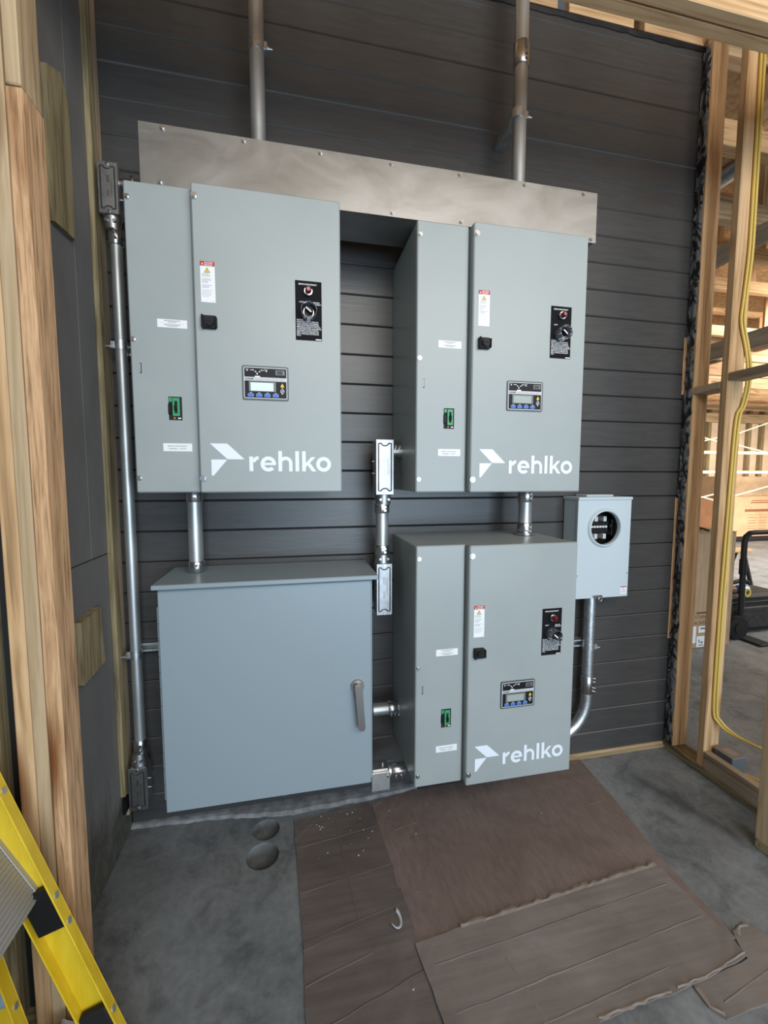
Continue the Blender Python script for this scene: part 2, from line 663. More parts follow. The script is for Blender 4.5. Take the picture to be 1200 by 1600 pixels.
mb = MB().cbox(1.02, 2.0, -0.014, 0.0, 0.0, 0.014, 0.001)
mb.cbox(1.02, 1.995, -0.010, 0.0, 0.0145, 0.030, 0.001)
single('trim_2', mb, PALE['x'], (1.5, 0, 0), kind='structure')

# ---- left wall
wl = Thing('wall_left', (XL, -0.3, 0), kind='structure')
wl.part('wall_panel', MB().cbox(XL - 0.012, XL, -0.66, -0.2365, 1.209, 3.70, 0.0015), LWALL)
wl.part('wall_panel', MB().cbox(XL - 0.012, XL, -0.2355, 0.0, 1.209, 3.70, 0.0015), LWALL)
wl.part('wall_panel', MB().cbox(XL - 0.012, XL, -0.66, 0.0, 0.0, 1.205, 0.0015), LWALL)
wl.part('backing', MB().box(XL - 0.10, XL - 0.013, -0.66, 0.10, 0, 3.70), DARK)
wl.part('corner_batten', MB().cbox(XL, XL + 0.019, -0.108, -0.062, 0.215, 3.70, 0.002), TREAT['z'])
wl.part('corner_batten', MB().cbox(XL, XL + 0.012, -0.060, -0.002, 0.10, 3.70, 0.002), GREYW['z'])
wl.part('bracket_plate', MB().cbox(XL, XL + 0.012, -0.095, -0.03, 0.13, 0.195, 0.002), BLACK)
single('wood_offcut', MB().prism([(-0.385, 2.262), (-0.262, 2.272), (-0.256, 2.690), (-0.30, 2.745), (-0.385, 2.70)], XL, XL + 0.016, plane='yz'),
       TREAT['z'], (XL, -0.32, 2.262), 'greenish treated board offcut fixed high on the grey left wall', 'board')
single('wood_offcut', MB().prism([(-0.39, 0.822), (-0.232, 0.835), (-0.248, 1.040), (-0.39, 1.030)], XL, XL + 0.024, plane='yz'),
       TREAT['z'], (XL, -0.31, 0.82), 'small dark treated offcut fixed low on the grey left wall', 'board')

# ---- framed opening in front (left post, header, right post)
wf = Thing('wall_front', (0.6, -0.675, 0), kind='structure')
YF0, YF1 = -0.720, -0.632
xs = [-0.583, -0.6195, -0.652, -0.690]
wf.part('stud', MB().cbox(xs[1] + 0.001, xs[0], YF0, YF1, 0.038, 2.375, 0.003), FIR['z'])
wf.part('stud', MB().cbox(xs[1] + 0.003, xs[0] - 0.003, YF0 - 0.001, YF1, 2.378, 3.75, 0.003), PALE['z'])
wf.part('stud', MB().cbox(xs[2] + 0.001, xs[1], YF0 - 0.002, YF1, 0.038, 3.75, 0.003), PALE['z'])
wf.part('stud', MB().cbox(xs[3], xs[2], YF0 + 0.002, YF1, 0.038, 3.75, 0.003), PINE['z'])
wf.part('stud', MB().cbox(-0.775, -0.735, YF0 + 0.02, YF1, 0.038, 3.75, 0.003), TREAT['z'])
wf.part('bottom_plate', MB().cbox(-2.2, -0.583, YF0, YF1, 0, 0.038, 0.003), TREAT['x'])
wf.part('sheathing', MB().box(-2.2, -0.70, YF1, YF1 + 0.012, 0, 3.75), OSB)
wf.part('header', MB().cbox(-0.58, 3.0, -0.676, -0.634, 2.932, 3.17, 0.003), PINE['x'])
wf.part('header', MB().cbox(-0.58, 3.0, -0.722, -0.680, 2.930, 3.17, 0.003), PINE['x'])
for k, x in enumerate([-0.45, -0.05, 0.35, 0.75, 1.15, 1.55, 1.95]):
    wf.part('cripple', MB().cbox(x, x + 0.038, YF0, YF1, 3.17, 3.75, 0.003), PINE['z'])
wf.part('stud', MB().cbox(1.815, 1.853, YF0, -0.630, 0.038, 2.93, 0.003), PALE['z'])
wf.part('stud', MB().cbox(1.8545, 1.8925, YF0, -0.630, 0.038, 2.93, 0.003), PALE['z'])
wf.part('bottom_plate', MB().cbox(1.815, 2.7, YF0, -0.630, 0.0, 0.038, 0.003), TREAT['x'])

# ---- right stud wall
wr = Thing('wall_right', (2.045, -0.3, 0), kind='structure')
wr.part('bottom_plate', MB().cbox(1.996, 2.088, -0.632, -0.002, 0.0, 0.038, 0.003), TREAT['y'])
wr.part('stud', MB().cbox(2.000, 2.089, -0.070, -0.032, 0.038, 3.62, 0.004), PINE['z'])
wr.part('stud', MB().cbox(1.998, 2.089, -0.244, -0.206, 0.038, 3.62, 0.004), PINE['z'])
wr.part('edge_plate', MB().cbox(1.996, 2.034, -0.630, -0.246, 0.038, 0.127, 0.003), GREYW['y'])
wr.part('blocking', MB().cbox(1.998, 2.087, -0.206, -0.070, 1.918, 1.956, 0.003), GREYW['y'])
wr.part('blocking', MB().cbox(1.998, 2.087, -0.632, -0.244, 1.950, 1.988, 0.003), GREYW['y'])
wr.part('top_plate', MB().cbox(2.0, 2.089, -0.632, 0.05, 3.622, 3.66, 0.003), PINE['y'])
wr.part('top_plate', MB().cbox(2.0, 2.089, -0.632, 0.05, 3.662, 3.70, 0.003), PINE['y'])
# torn membrane between siding and stud
mb = MB()
vs, fs = [], []
nz = 150
for k in range(nz + 1):
    z = 0.03 + 3.55 * k / nz
    j = [random.uniform(-1, 1) for _ in range(4)]
    vs += [(2.012 + 0.004 * j[0], -0.001, z), (2.006 + 0.006 * j[1], -0.010 + 0.004 * j[2], z),
           (2.004 + 0.005 * j[2], -0.022 + 0.003 * j[3], z), (1.9985, -0.033, z), (1.9970 - 0.002 * abs(j[1]), -0.046, z), (1.9985, -0.058 - 0.010 * j[0] * j[3], z)]
for k in range(nz):
    for q in range(5):
        a = k * 6 + q
        fs.append((a, a + 6, a + 7, a + 1))
mb.add(vs, fs)
wr.part('flashing_membrane', mb, MEMB)
for z0, z1 in ((0.62, 1.39), (1.93, 2.22)):
    wr.part('shim', MB().cbox(1.992, 2.010, -0.006, -0.001, z0, z1, 0.001), FIR['z'])

# ---- ceiling over the bay: joists and deck
ce = Thing('ceiling', (1.0, -1.0, 3.70), kind='structure')
for k in range(7):
    x = 2.03 - 0.403 * (k + 1)
    ce.part('joist', MB().cbox(x, x + 0.038, -4.0, 0.0, 3.75, 3.98, 0.003), PINE['y'])
ce.part('deck', MB().box(-3.0, 3.2, -4.0, 0.10, 3.98, 4.0), OSB)

# ================================================================== EQUIPMENT
TW, TH, TS, TD, TDD = 0.6632, 0.9611, 0.2005, 0.3815, 0.4135


def hexscrew(mb, x, z, y, r=0.006, mi=0):
    mb.tube([(x, y, z), (x, y - 0.003, z)], r * 1.35, 14, mi)
    mb.tube([(x, y - 0.003, z), (x, y - 0.0075, z)], r, 6, mi)


def transfer_switch(org, label):
    t = Thing('transfer_switch', (0, 0, 0), label, 'electrical cabinet')
    # shell: folded sheet box with open front, slightly inset behind door and cover
    mb = MB().cbox(0.0, TW - 0.002, -0.003, -0.366, 0.002, TH - 0.002, 0.003)
    t.part('enclosure', mb, ENAMEL)
    cov = MB().cbox(0.0, TS - 0.0055, -0.3665, -TD, 0.0, TH, 0.004)
    cover = t.part('cover_panel', cov, ENAMEL)
    dr = MB().cbox(TS, TW, -0.3665, -TDD, 0.0, TH, 0.004)
    door = t.part('door', dr, ENAMEL)
    yp, yd = -TD - 0.0006, -TDD - 0.0006
    for (x, z) in ((0.011, 0.912), (0.011, 0.486), (0.011, 0.048)):
        mb = MB(); hexscrew(mb, x, z, -TD)
        t.part('screw', mb, CHROME, cover)
    for (x, z) in ((0.211, 0.921), (0.210, 0.047)):
        mb = MB(); hexscrew(mb, x, z, -TDD, 0.008)
        t.part('screw', mb, CHROME, door)
    # slot
    mb = MB().cbox(0.0245, 0.0315, -TD + 0.004, -TD - 0.0006, 0.380, 0.414, 0.0015, 0)
    mb.cbox(0.0255, 0.0285, -TD, -TD - 0.0018, 0.384, 0.411, 0.0008, 1)
    t.part('slot', mb, [DARK, GALV], cover)
    # breaker in its window
    x0, x1, z0, z1 = 0.106, 0.1465, 0.236, 0.311
    mb = MB().quad(x0, x1, z0, z1, yp, 0)
    mb.cbox(x0 + 0.012, x1 - 0.006, yp, yp - 0.006, z0 + 0.012, z1 - 0.004, 0.0015, 1)
    mb.cbox(x0 + 0.001, x0 + 0.011, yp, yp - 0.003, z1 - 0.017, z1 - 0.003, 0.001, 1)
    mb.cbox(x0 + 0.0185, x1 - 0.0125, yp - 0.004, yp - 0.0068, z0 + 0.021, z1 - 0.014, 0.001, 0)
    mb.cbox(x0 + 0.0195, x1 - 0.0135, yp - 0.006, yp - 0.016, z0 + 0.030, z0 + 0.047, 0.002, 2)
    mb.cbox(x0 - 0.001, x0 + 0.010, yp, yp - 0.005, z0 + 0.018, z0 + 0.052, 0.002, 2)
    mb.cbox(x0 + 0.014, x0 + 0.020, yp, yp - 0.002, z0 + 0.003, z0 + 0.0095, 0.0005, 3)
    mb.cbox(x0 + 0.027, x0 + 0.037, yp, yp - 0.002, z0 + 0.004, z0 + 0.008, 0.0005, 4)
    t.part('breaker', mb, [DARK, GREEN, BLACK, ORANGE, WHITE], cover, 'green and black breaker toggle in a small window')
    # cover labels
    mb = MB().cbox(0.082, 0.171, yp + 0.001, yp - 0.0004, 0.5275, 0.5535, 0.0003, 0)
    for k, (w, h, mi) in enumerate(((0.048, 0.0028, 1), (0.026, 0.0022, 1), (0.070, 0.0005, 2), (0.048, 0.0030, 1), (0.030, 0.0022, 1))):
        zc = 0.5492 - 0.0042 * k
        mb.quad(0.1265 - w / 2, 0.1265 + w / 2, zc - h / 2, zc + h / 2, yp - 0.0007, mi)
    t.part('sticker', mb, [WHITE, GTXT, GTXT], cover)
    mb = MB().cbox(0.085, 0.173, yp + 0.001, yp - 0.0004, 0.1350, 0.1610, 0.0003, 0)
    mb.text('SERVICE DISCONNECT', 0.129, 0.1500, yp - 0.0007, 1, w=0.060, align='C')
    mb.text('NORMAL - UTILITY', 0.129, 0.1415, yp - 0.0007, 1, w=0.052, align='C')
    t.part('sticker', mb, [WHITE, TXT], cover)
    # danger label on door
    x0, x1, z0, z1 = 0.2215, 0.2650, 0.6035, 0.7285
    mb = MB().cbox(x0, x1, yd + 0.001, yd - 0.0004, z0, z1, 0.0003, 0)
    y = yd - 0.0007
    mb.quad(x0, x1, z1 - 0.0145, z1, y, 1)
    mb.text('DANGER', x0 + 0.0135, z1 - 0.0065, y - 0.0002, 0, h=0.0045, bold=0.02)
    mb.text('PELIGRO', x0 + 0.0135, z1 - 0.0130, y - 0.0002, 0, h=0.0045, bold=0.02)
    mb.add([(x0 + 0.004, y - 0.0002, z1 - 0.0105), (x0 + 0.010, y - 0.0002, z1 - 0.0105), (x0 + 0.007, y - 0.0002, z1 - 0.005)], [(0, 1, 2)], 0)
    cx = (x0 + x1) / 2 - 0.001
    zt = z1 - 0.0185
    mb.add([(cx - 0.0095, y, zt - 0.0160), (cx + 0.0095, y, zt - 0.0160), (cx, y, zt)], [(0, 1, 2)], 3)
    mb.add([(cx - 0.0075, y - 0.0002, zt - 0.0148), (cx + 0.0075, y - 0.0002, zt - 0.0148), (cx, y - 0.0002, zt - 0.0025)], [(0, 1, 2)], 2)
    mb.text('!', cx, zt - 0.0138, y - 0.0004, 3, h=0.0072, align='C', bold=0.02)
    rr_ = random.Random(3)
    for k in range(19):
        if k in (3, 8, 12):
            continue
        zc = zt - 0.0205 - 0.0038 * k
        w = rr_.uniform(0.018, 0.034)
        mb.quad(x0 + 0.004, x0 + 0.004 + w, zc, zc + 0.0016, y, 4 if k < 12 else 5)
    mb.quad(x1 - 0.010, x1 - 0.003, z0 + 0.003, z0 + 0.0045, y, 5)
    t.part('danger_label', mb, [WHITE, RED, YEL, TXT, GTXT, SILVER], door, 'white danger label with a red header and a yellow triangle')
    # quarter-turn latch
    mb = MB().cbox(0.225, 0.2655, -TDD + 0.002, -TDD - 0.012, 0.521, 0.5615, 0.003, 0)
    mb.cbox(0.222, 0.229, -TDD + 0.002, -TDD - 0.020, 0.520, 0.5625, 0.003, 0)
    mb.cbox(0.2625, 0.2685, -TDD + 0.002, -TDD - 0.020, 0.524, 0.5585, 0.003, 0)
    mb.tube([(0.246, -TDD - 0.011, 0.541), (0.246, -TDD - 0.020, 0.541)], 0.0145, 24, 0)
    mb.tube([(0.246, -TDD - 0.0195, 0.541), (0.246, -TDD - 0.0225, 0.541)], 0.0115, 24, 1)
    mb.cbox(0.2365, 0.2555, -TDD - 0.021, -TDD - 0.0245, 0.5385, 0.5435, 0.001, 0)
    t.part('latch', mb, [RUBBER, BLACK], door, 'black quarter-turn latch')
    # disconnect placard
    x0, x1, z0, z1 = 0.5135, 0.6000, 0.5065, 0.6975
    mb = MB().cbox(x0, x1, yd + 0.001, yd - 0.0006, z0, z1, 0.0004, 0)
    y = yd - 0.0010
    cx = (x0 + x1) / 2
    mb.text('SERVICE DISCONNECT', cx - 0.002, z1 - 0.0135, y, 1, w=0.060, h=0.0048, align='C', bold=0.02)
    mb.text('AUTO', x0 + 0.013, z1 - 0.0700, y, 1, w=0.0155, h=0.0042, bold=0.02)
    mb.text('SERVICE', x1 - 0.0290, z1 - 0.0700, y, 1, w=0.0215, h=0.0040, bold=0.02)
    mb.text('DISCONNECT', x1 - 0.0300, z1 - 0.0760, y, 1, w=0.0275, h=0.0040, bold=0.02)
    body = ['NOTICE:', 'SERVICE DISCONNECT OPENS THE', 'UTILITY BREAKER AND DISABLES',
            'TRIPS THE ENGINE CONTROLLER', 'REMOVING ALL POWER TO THE LOAD.', 'TO RESTORE POWER, PLACE SERVICE',
            'DISCONNECT IN AUTO POSITION,', 'RESET THE UTILITY BREAKER AND', 'RESET THE ENGINE CONTROLLER', 'FAULT.']
    ln = [0.021, 0.070, 0.071, 0.073, 0.078, 0.080, 0.071, 0.072, 0.072, 0.014]
    for k, (q, w) in enumerate(zip(body, ln)):
        mb.text(q, x0 + 0.004, z1 - 0.1275 - 0.0056 * k, y, 1, w=w, h=0.0040, bold=0.015)
    mb.quad(x1 - 0.021, x1 - 0.002, z0 + 0.002, z0 + 0.0055, y, 1)
    t.part('placard', mb, [plain('black_placard', (0.008, 0.008, 0.009), 0.65, spec=0.1), WHITE], door, 'black service disconnect placard with white lettering')
    # pilot lamp
    lx, lz = 0.556, 0.662
    mb = MB().tube([(lx, yd, lz), (lx, yd - 0.010, lz)], 0.0135, 24, 0)
    mb.tube([(lx, yd - 0.010, lz), (lx, yd - 0.016, lz)], 0.0120, 24, 0)
    mb.tube([(lx, yd - 0.015, lz), (lx, yd - 0.024, lz), (lx, yd - 0.028, lz)], 0.0105, 24, 1, radii=[0.0105, 0.0105, 0.006])
    t.part('pilot_lamp', mb, [CHROME, REDLENS], door, 'red pilot lamp in a chrome bezel')
    # selector knob with clear guard
    kx, kz = 0.556, 0.594
    mb = MB().tube([(kx, yd, kz), (kx, yd - 0.020, kz)], 0.0150, 24, 0)
    mb.tube([(kx, yd - 0.004, kz), (kx, yd - 0.012, kz)], 0.0172, 24, 1)
    K = Matrix.Translation((kx, 0, kz)) @ Matrix.Rotation(radians(40), 4, 'Y')
    mb.cbox(-0.013, 0.013, yd - 0.020, yd - 0.034, -0.0045, 0.0045, 0.002, 0, K)
    mb.cbox(-0.012, 0.010, yd - 0.033, yd - 0.0348, -0.0022, 0.0022, 0.0004, 2, K)
    t.part('selector_knob', mb, [BLACK, CHROME, WHITE], door, 'black selector knob with a white pointer')
    mb = MB()
    n = 28
    ro, ri = 0.0255, 0.0238
    for k in range(n):
        a0, a1 = 2 * pi * k / n, 2 * pi * (k + 1) / n
        c0, s0, c1, s1 = cos(a0), sin(a0), cos(a1), sin(a1)
        ya, yb_ = yd - 0.001, yd - 0.040
        mb.add([(kx + ro * c0, ya, kz + ro * s0), (kx + ro * c1, ya, kz + ro * s1), (kx + ro * c1, yb_, kz + ro * s1), (kx + ro * c0, yb_, kz + ro * s0)], [(0, 1, 2, 3)], 0, True)
        mb.add([(kx + ri * c0, ya, kz + ri * s0), (kx + ri * c1, ya, kz + ri * s1), (kx + ri * c1, yb_, kz + ri * s1), (kx + ri * c0, yb_, kz + ri * s0)], [(3, 2, 1, 0)], 0, True)
        mb.add([(kx + ro * c0, yb_, kz + ro * s0), (kx + ro * c1, yb_, kz + ro * s1), (kx + ri * c1, yb_, kz + ri * s1), (kx + ri * c0, yb_, kz + ri * s0)], [(0, 1, 2, 3)], 0)
    t.part('knob_guard', mb, CLEAR, door, 'clear plastic guard ring')
    # controller display
    x0, x1, z0, z1 = 0.3400, 0.4875, 0.3045, 0.4145
    mb = MB()

    def rrect(xa, xb, za, zb, r):
        p = []
        for cx_, cz_, a0 in ((xb - r, zb - r, 0), (xa + r, zb - r, 90), (xa + r, za + r, 180), (xb - r, za + r, 270)):
            p += [(cx_ + r * cos(radians(a0 + a)), cz_ + r * sin(radians(a0 + a))) for a in (0, 30, 60, 90)]
        return p
    mb.prism(rrect(x0, x1, z0, z1, 0.006), yd + 0.001, yd - 0.003, 0)
    y = yd - 0.0034
    mb.prism(rrect(x0 + 0.0045, x1 - 0.0045, z0 + 0.0045, z1 - 0.0045, 0.003), yd, y, 1)
    y -= 0.0004
    mb.quad(x0 + 0.0072, x1 - 0.0072, z0 + 0.0472 + 0.0265, z1 - 0.0072, y, 2)
    mb.quad(x0 + 0.0072, x1 - 0.0072, z0 + 0.0072, z0 + 0.0615, y, 2)
    y -= 0.0003
    zb = z0 + 0.0648
    mb.text('KOHLER', x0 + 0.010, zb, y, 5, w=0.026, h=0.0055, bold=0.03)
    mb.text('Decision-Maker MPAC 1500', x0 + 0.042, zb, y, 6, w=0.090, h=0.0050)
    # line diagram
    zz = z1 - 0.0175
    for (dx, dz, w, h) in ((0.014, 0, 0.004, 0.004), (0.026, 0.002, 0.003, 0.003), (0.0315, 0.002, 0.0055, 0.003), (0.040, -0.003, 0.0045, 0.0035),
                           (0.0455, -0.011, 0.0035, 0.006), (0.053, -0.003, 0.0045, 0.0035), (0.059, 0.002, 0.0055, 0.003), (0.0675, 0.002, 0.003, 0.003),
                           (0.0745, -0.001, 0.004, 0.005), (0.0395, -0.0195, 0.017, 0.0045)):
        mb.quad(x0 + dx, x0 + dx + w, zz + dz, zz + dz + h, y, 3)
    mb.text('NORMAL', x0 + 0.010, z1 - 0.0120, y, 3, w=0.012, h=0.002)
    mb.text('EMERG', x0 + 0.070, z1 - 0.0120, y, 3, w=0.012, h=0.002)
    mb.cbox(x1 - 0.042, x1 - 0.012, y, y - 0.002, z1 - 0.0285, z1 - 0.0115, 0.0008, 4)
    mb.cbox(x1 - 0.037, x1 - 0.019, y - 0.002, y - 0.0035, z1 - 0.0255, z1 - 0.0145, 0.0005, 5)
    # lcd bezel, buttons, symbols
    mb.cbox(x0 + 0.020, x0 + 0.107, y, y - 0.002, z0 + 0.0265, z0 + 0.0595, 0.001, 4)
    for k, tx in enumerate(('Lamp Test', 'Up', 'Down', 'Enter')):
        bx = x0 + 0.0165 + 0.0265 * k
        mb.quad(bx + 0.006, bx + 0.0135, z0 + 0.0222, z0 + 0.0236, y, 3)
        mb.cbox(bx, bx + 0.0185, y, y - 0.0012, z0 + 0.0100, z0 + 0.0205, 0.0008, 8)
        mb.cbox(bx + 0.0015, bx + 0.017, y - 0.001, y - 0.0022, z0 + 0.0112, z0 + 0.0193, 0.0008, 7)
    tx_, tz_ = x1 - 0.0205, z0 + 0.044
    mb.add([(tx_ - 0.0065, y, tz_), (tx_ + 0.0065, y, tz_), (tx_, y, tz_ + 0.0125)], [(0, 1, 2)], 9)
    mb.quad(tx_ - 0.002, tx_ + 0.002, tz_ - 0.0045, tz_ - 0.002, y, 3)
    zc = tz_ - 0.0135
    for k in range(20):
        a0, a1 = 2 * pi * k / 20, 2 * pi * (k + 1) / 20
        mb.add([(tx_ + q * cos(a), y, zc + q * sin(a)) for q, a in ((0.0064, a0), (0.0064, a1), (0.0050, a1), (0.0050, a0))], [(0, 1, 2, 3)], 3)
    mb.add([(tx_ - 0.0040, y, zc - 0.0028), (tx_ - 0.0028, y, zc - 0.0040), (tx_ + 0.0040, y, zc + 0.0028), (tx_ + 0.0028, y, zc + 0.0040)], [(0, 1, 2, 3)], 3)
    mb.quad(tx_ - 0.002, tx_ + 0.002, zc - 0.0100, zc - 0.0075, y, 3)
    t.part('controller', mb, [plain('slate_bezel', (0.06, 0.075, 0.085), 0.4), SILVER, BLACK, WHITE, plain('grey_bezel', (0.16, 0.165, 0.17), 0.35), TXT, GTXT, BLUE, plain('light_blue', (0.25, 0.40, 0.75), 0.4), YEL], door,
           'small controller panel with a display and four blue buttons')
    mb = MB().cbox(x0 + 0.0260, x0 + 0.0985, y - 0.0019, y - 0.0026, z0 + 0.0290, z0 + 0.0555, 0.0004, 0)
    t.part('lcd_screen', mb, LCDG, door)
    # brand mark and name
    y = yd - 0.0002

    def soft(pts, r=0.004):
        out = []
        n_ = len(pts)
        for i in range(n_):
            p0, p1, p2 = Vector(pts[i - 1]), Vector(pts[i]), Vector(pts[(i + 1) % n_])
            a, c_ = p1 + (p0 - p1).normalized() * r, p1 + (p2 - p1).normalized() * r
            for q in (0, 0.33, 0.67, 1):
                out.append((a * (1 - q) + p1 * q) * (1 - q) + (p1 * (1 - q) + c_ * q) * q)
        return [(p.x, p.y) for p in out]
    mb = MB()
    for poly, rad in (([(0.2335, 0.1605), (0.2875, 0.1605), (0.3410, 0.1095), (0.2870, 0.1095)], 0.0035), ([(0.2365, 0.1085), (0.2865, 0.1085), (0.2425, 0.0555), (0.2365, 0.0555)], 0.003)):
        mb.prism(soft(poly, rad), yd, y - 0.0004, 0)
    t.part('logo_mark', mb, LOGO, door, 'white folded-arrow emblem')
    mb = MB()
    letters(mb, 0.3555, 0.0705, 0.2705, y - 0.0004)
    t.part('logo_name', mb, LOGO, door, 'white lettering reading rehlko')
    t.o.location = org
    return t.o


def letters(mb, x, z, width, y):
    """the word rehlko in a heavy geometric sans, drawn from strokes; unit = x-height"""
    n = 20
    sw = 0.255                                        # stroke
    polys = []

    def rect(a, b_, c_, d_):
        polys.append([(a, c_), (b_, c_), (b_, d_), (a, d_)])

    def arc(cx, cz, ro, ri, a0, a1, zs=1.0):
        k = max(4, int(abs(a1 - a0) / 12))
        for i in range(k):
            t0, t1 = radians(a0 + (a1 - a0) * i / k), radians(a0 + (a1 - a0) * (i + 1) / k)
            polys.append([(cx + ri * cos(t0), cz + ri * sin(t0) * zs), (cx + ro * cos(t0), cz + ro * sin(t0) * zs),
                          (cx + ro * cos(t1), cz + ro * sin(t1) * zs), (cx + ri * cos(t1), cz + ri * sin(t1) * zs)])
    X = 0.0
    # r
    rect(X, X + sw, 0, 1.0)
    arc(X + sw + 0.33, 0.62, 0.38 + 0.02, 0.165, 180, 92)
    rect(X + sw + 0.30, X + 0.62, 0.785, 1.02)
    X += 0.74
    # e
    cx = X + 0.51
    arc(cx, 0.5, 0.52, 0.265, 0, 318)
    rect(cx - 0.30, cx + 0.515, 0.42, 0.59)
    X += 1.18
    # h
    rect(X, X + sw, 0, 1.40)
    arc(X + 0.49, 0.56, 0.46, 0.225, 0, 150)
    rect(X + 0.715, X + 0.95, 0, 0.57)
    X += 1.15
    # l
    rect(X, X + sw, 0, 1.40)
    X += 0.46
    # k
    rect(X, X + sw, 0, 1.40)
    polys.append([(X + sw, 0.30), (X + sw, 0.585), (X + 0.64, 1.0), (X + 0.93, 1.0)])
    polys.append([(X + 0.36, 0.44), (X + 0.53, 0.62), (X + 0.98, 0.0), (X + 0.68, 0.0)])
    X += 0.97
    # o
    arc(X + 0.52, 0.5, 0.52, 0.265, 0, 360)
    X += 1.04
    k = width / X
    for i, p in enumerate(polys):
        yy = y - 0.00002 * (i % 7)
        mb.add([(x + a * k, yy, z + b_ * k) for a, b_ in p], [tuple(range(len(p)))])


ts1 = transfer_switch((-0.4977, 0, 1.4483), 'upper left grey transfer switch cabinet, its small display lit, above the wide plain cabinet')
ts2 = copy_tree(ts1)
ts2.location = (0.4426, 0, 1.4432)
ts2['label'] = 'upper right grey transfer switch cabinet with logo, directly above the lower one'
ts3 = copy_tree(ts1)
ts3.location = (0.4471, 0, 0.2804)
ts3['label'] = 'lower right grey transfer switch cabinet just above the brown floor boards'
for t in (ts1, ts2, ts3):
    t['group'] = 'three matching transfer switch cabinets'
for d in ts1.children:
    for q in d.children:
        if q.name.startswith('lcd_screen'):
            q.material_slots[0].link = 'OBJECT'
            q.material_slots[0].material = LCDON

# ---- wireway over the two upper cabinets
t = Thing('wireway', (0.365, -0.24, 2.425), 'long bare steel wireway box on top of the two upper cabinets', 'wireway')
WX0, WX1, WY0, WY1, WZ0, WZ1 = -0.4575, 1.1870, -0.344, -0.145, 2.428, 2.612
t.part('body', MB().cbox(WX0, WX1, WY0 + 0.002, WY1, WZ0, WZ1 - 0.001, 0.002), SHEET)
cv = t.part('cover', MB().cbox(WX0 - 0.001, WX1 + 0.001, WY0, WY0 + 0.002, WZ0 - 0.004, WZ1, 0.0006), SHEET)
for x in (-0.388, -0.141, 0.109, 0.357, 0.614, 0.873, 1.126):
    mb = MB(); hexscrew(mb, x, 2.600, WY0, 0.006)
    t.part('screw', mb, CHROME, cv)
for x in (-0.400, 0.360, 0.621, 1.165):
    mb = MB(); hexscrew(mb, x, 2.437, WY0, 0.0055)
    t.part('screw', mb, CHROME, cv)
for x in (-0.30, 0.05, 0.62, 1.0):      # nipples down into the cabinets
    t.part('nipple', MB().cyl((x, -0.25, 2.4097), (x, -0.25, 2.43), 0.030, 20), CHROME)

# ---- wide junction cabinet
JX0, JX1, JY, JZ0, JZ1 = -0.4745, 0.2965, -0.303, 0.270, 1.102
t = Thing('junction_cabinet', (-0.09, -0.15, JZ0), 'wide plain blue-grey cabinet with one lever handle, lower left', 'electrical cabinet')
t.part('body', MB().cbox(JX0 + 0.004, JX1, -0.012, -0.283, JZ0 + 0.004, 1.112, 0.003), ENAMEL2)
t.part('rain_lid', MB().cbox(-0.488, 0.3135, -0.012, -0.327, 1.108, 1.1255, 0.003), ENAMEL2)
dj = t.part('door', MB().cbox(JX0, 0.2885, -0.2835, JY, JZ0, JZ1, 0.003), ENAMEL2)
for k in range(12):
    z0 = 0.315 + 0.0605 * k
    mb = MB().tube([(JX0 - 0.0025, -0.287, z0), (JX0 - 0.0025, -0.287, z0 + 0.058)], 0.0055, 10)
    t.part('hinge', mb, ENAMEL2, dj)
t.part('hinge_leaf', MB().cbox(JX0 - 0.0035, JX0 + 0.004, -0.262, -0.284, 0.312, 1.045, 0.001), ENAMEL2)
mb = MB()
Hk = Matrix.Translation((0.232, 0, 0.672)) @ Matrix.Rotation(radians(-4), 4, 'Y')
hx, hz = 0.2335, 0.683
mb.tube([(hx, JY, hz), (hx, JY - 0.008, hz)], 0.0260, 24)
mb.tube([(hx, JY - 0.006, hz - 0.002), (hx, JY - 0.026, hz - 0.002)], 0.0175, 20, radii=[0.019, 0.0165])
mb.prism([(hx - 0.015, hz + 0.012), (hx + 0.014, hz + 0.012), (hx + 0.026, hz - 0.158), (hx + 0.020, hz - 0.168), (hx + 0.0035, hz - 0.168), (hx - 0.001, hz - 0.160)][::-1], JY - 0.020, JY - 0.036)
mb.prism([(hx - 0.025, hz + 0.01), (hx + 0.025, hz + 0.01), (hx + 0.018, hz - 0.06), (hx - 0.010, hz - 0.06)][::-1], JY, JY - 0.005)
t.part('handle', mb, STEEL, dj, 'brushed metal lever handle hanging down')
t.part('drain_plug', MB().tube([(-0.055, -0.235, JZ0 + 0.004), (-0.055, -0.235, JZ0 - 0.020), (-0.055, -0.235, JZ0 - 0.030)], 0.04, 28, radii=[0.042, 0.042, 0.032]), GALVR)

# ---- meter socket
MX0, MX1, MZ0, MZ1, MY = 1.3235, 1.6170, 0.911, 1.403, -0.1185
t = Thing('meter_socket', (1.47, -0.06, MZ0), 'pale grey meter socket with an empty round opening', 'meter box')
cxm, czm, rm = 1.4715, 1.2545, 0.082
mb = MB()
mb.box(MX0 + 0.003, MX0 + 0.006, -0.002, MY + 0.004, MZ0, MZ1)
mb.box(MX1 - 0.006, MX1 - 0.003, -0.002, MY + 0.004, MZ0, MZ1)
mb.box(MX0 + 0.003, MX1 - 0.003, -0.002, -0.006, MZ0, MZ1)
mb.box(MX0 + 0.003, MX1 - 0.003, -0.002, MY + 0.004, MZ0, MZ0 + 0.003)
t.part('body', mb, METERGREY)
t.part('top_flange', MB().cbox(MX0 - 0.002, MX1 + 0.003, -0.002, MY - 0.006, MZ1 - 0.012, MZ1 + 0.002, 0.002), METERGREY)
t.part('hub_plate', MB().cbox(1.385, 1.535, -0.010, -0.095, MZ1 + 0.002, MZ1 + 0.012, 0.003), METERGREY)
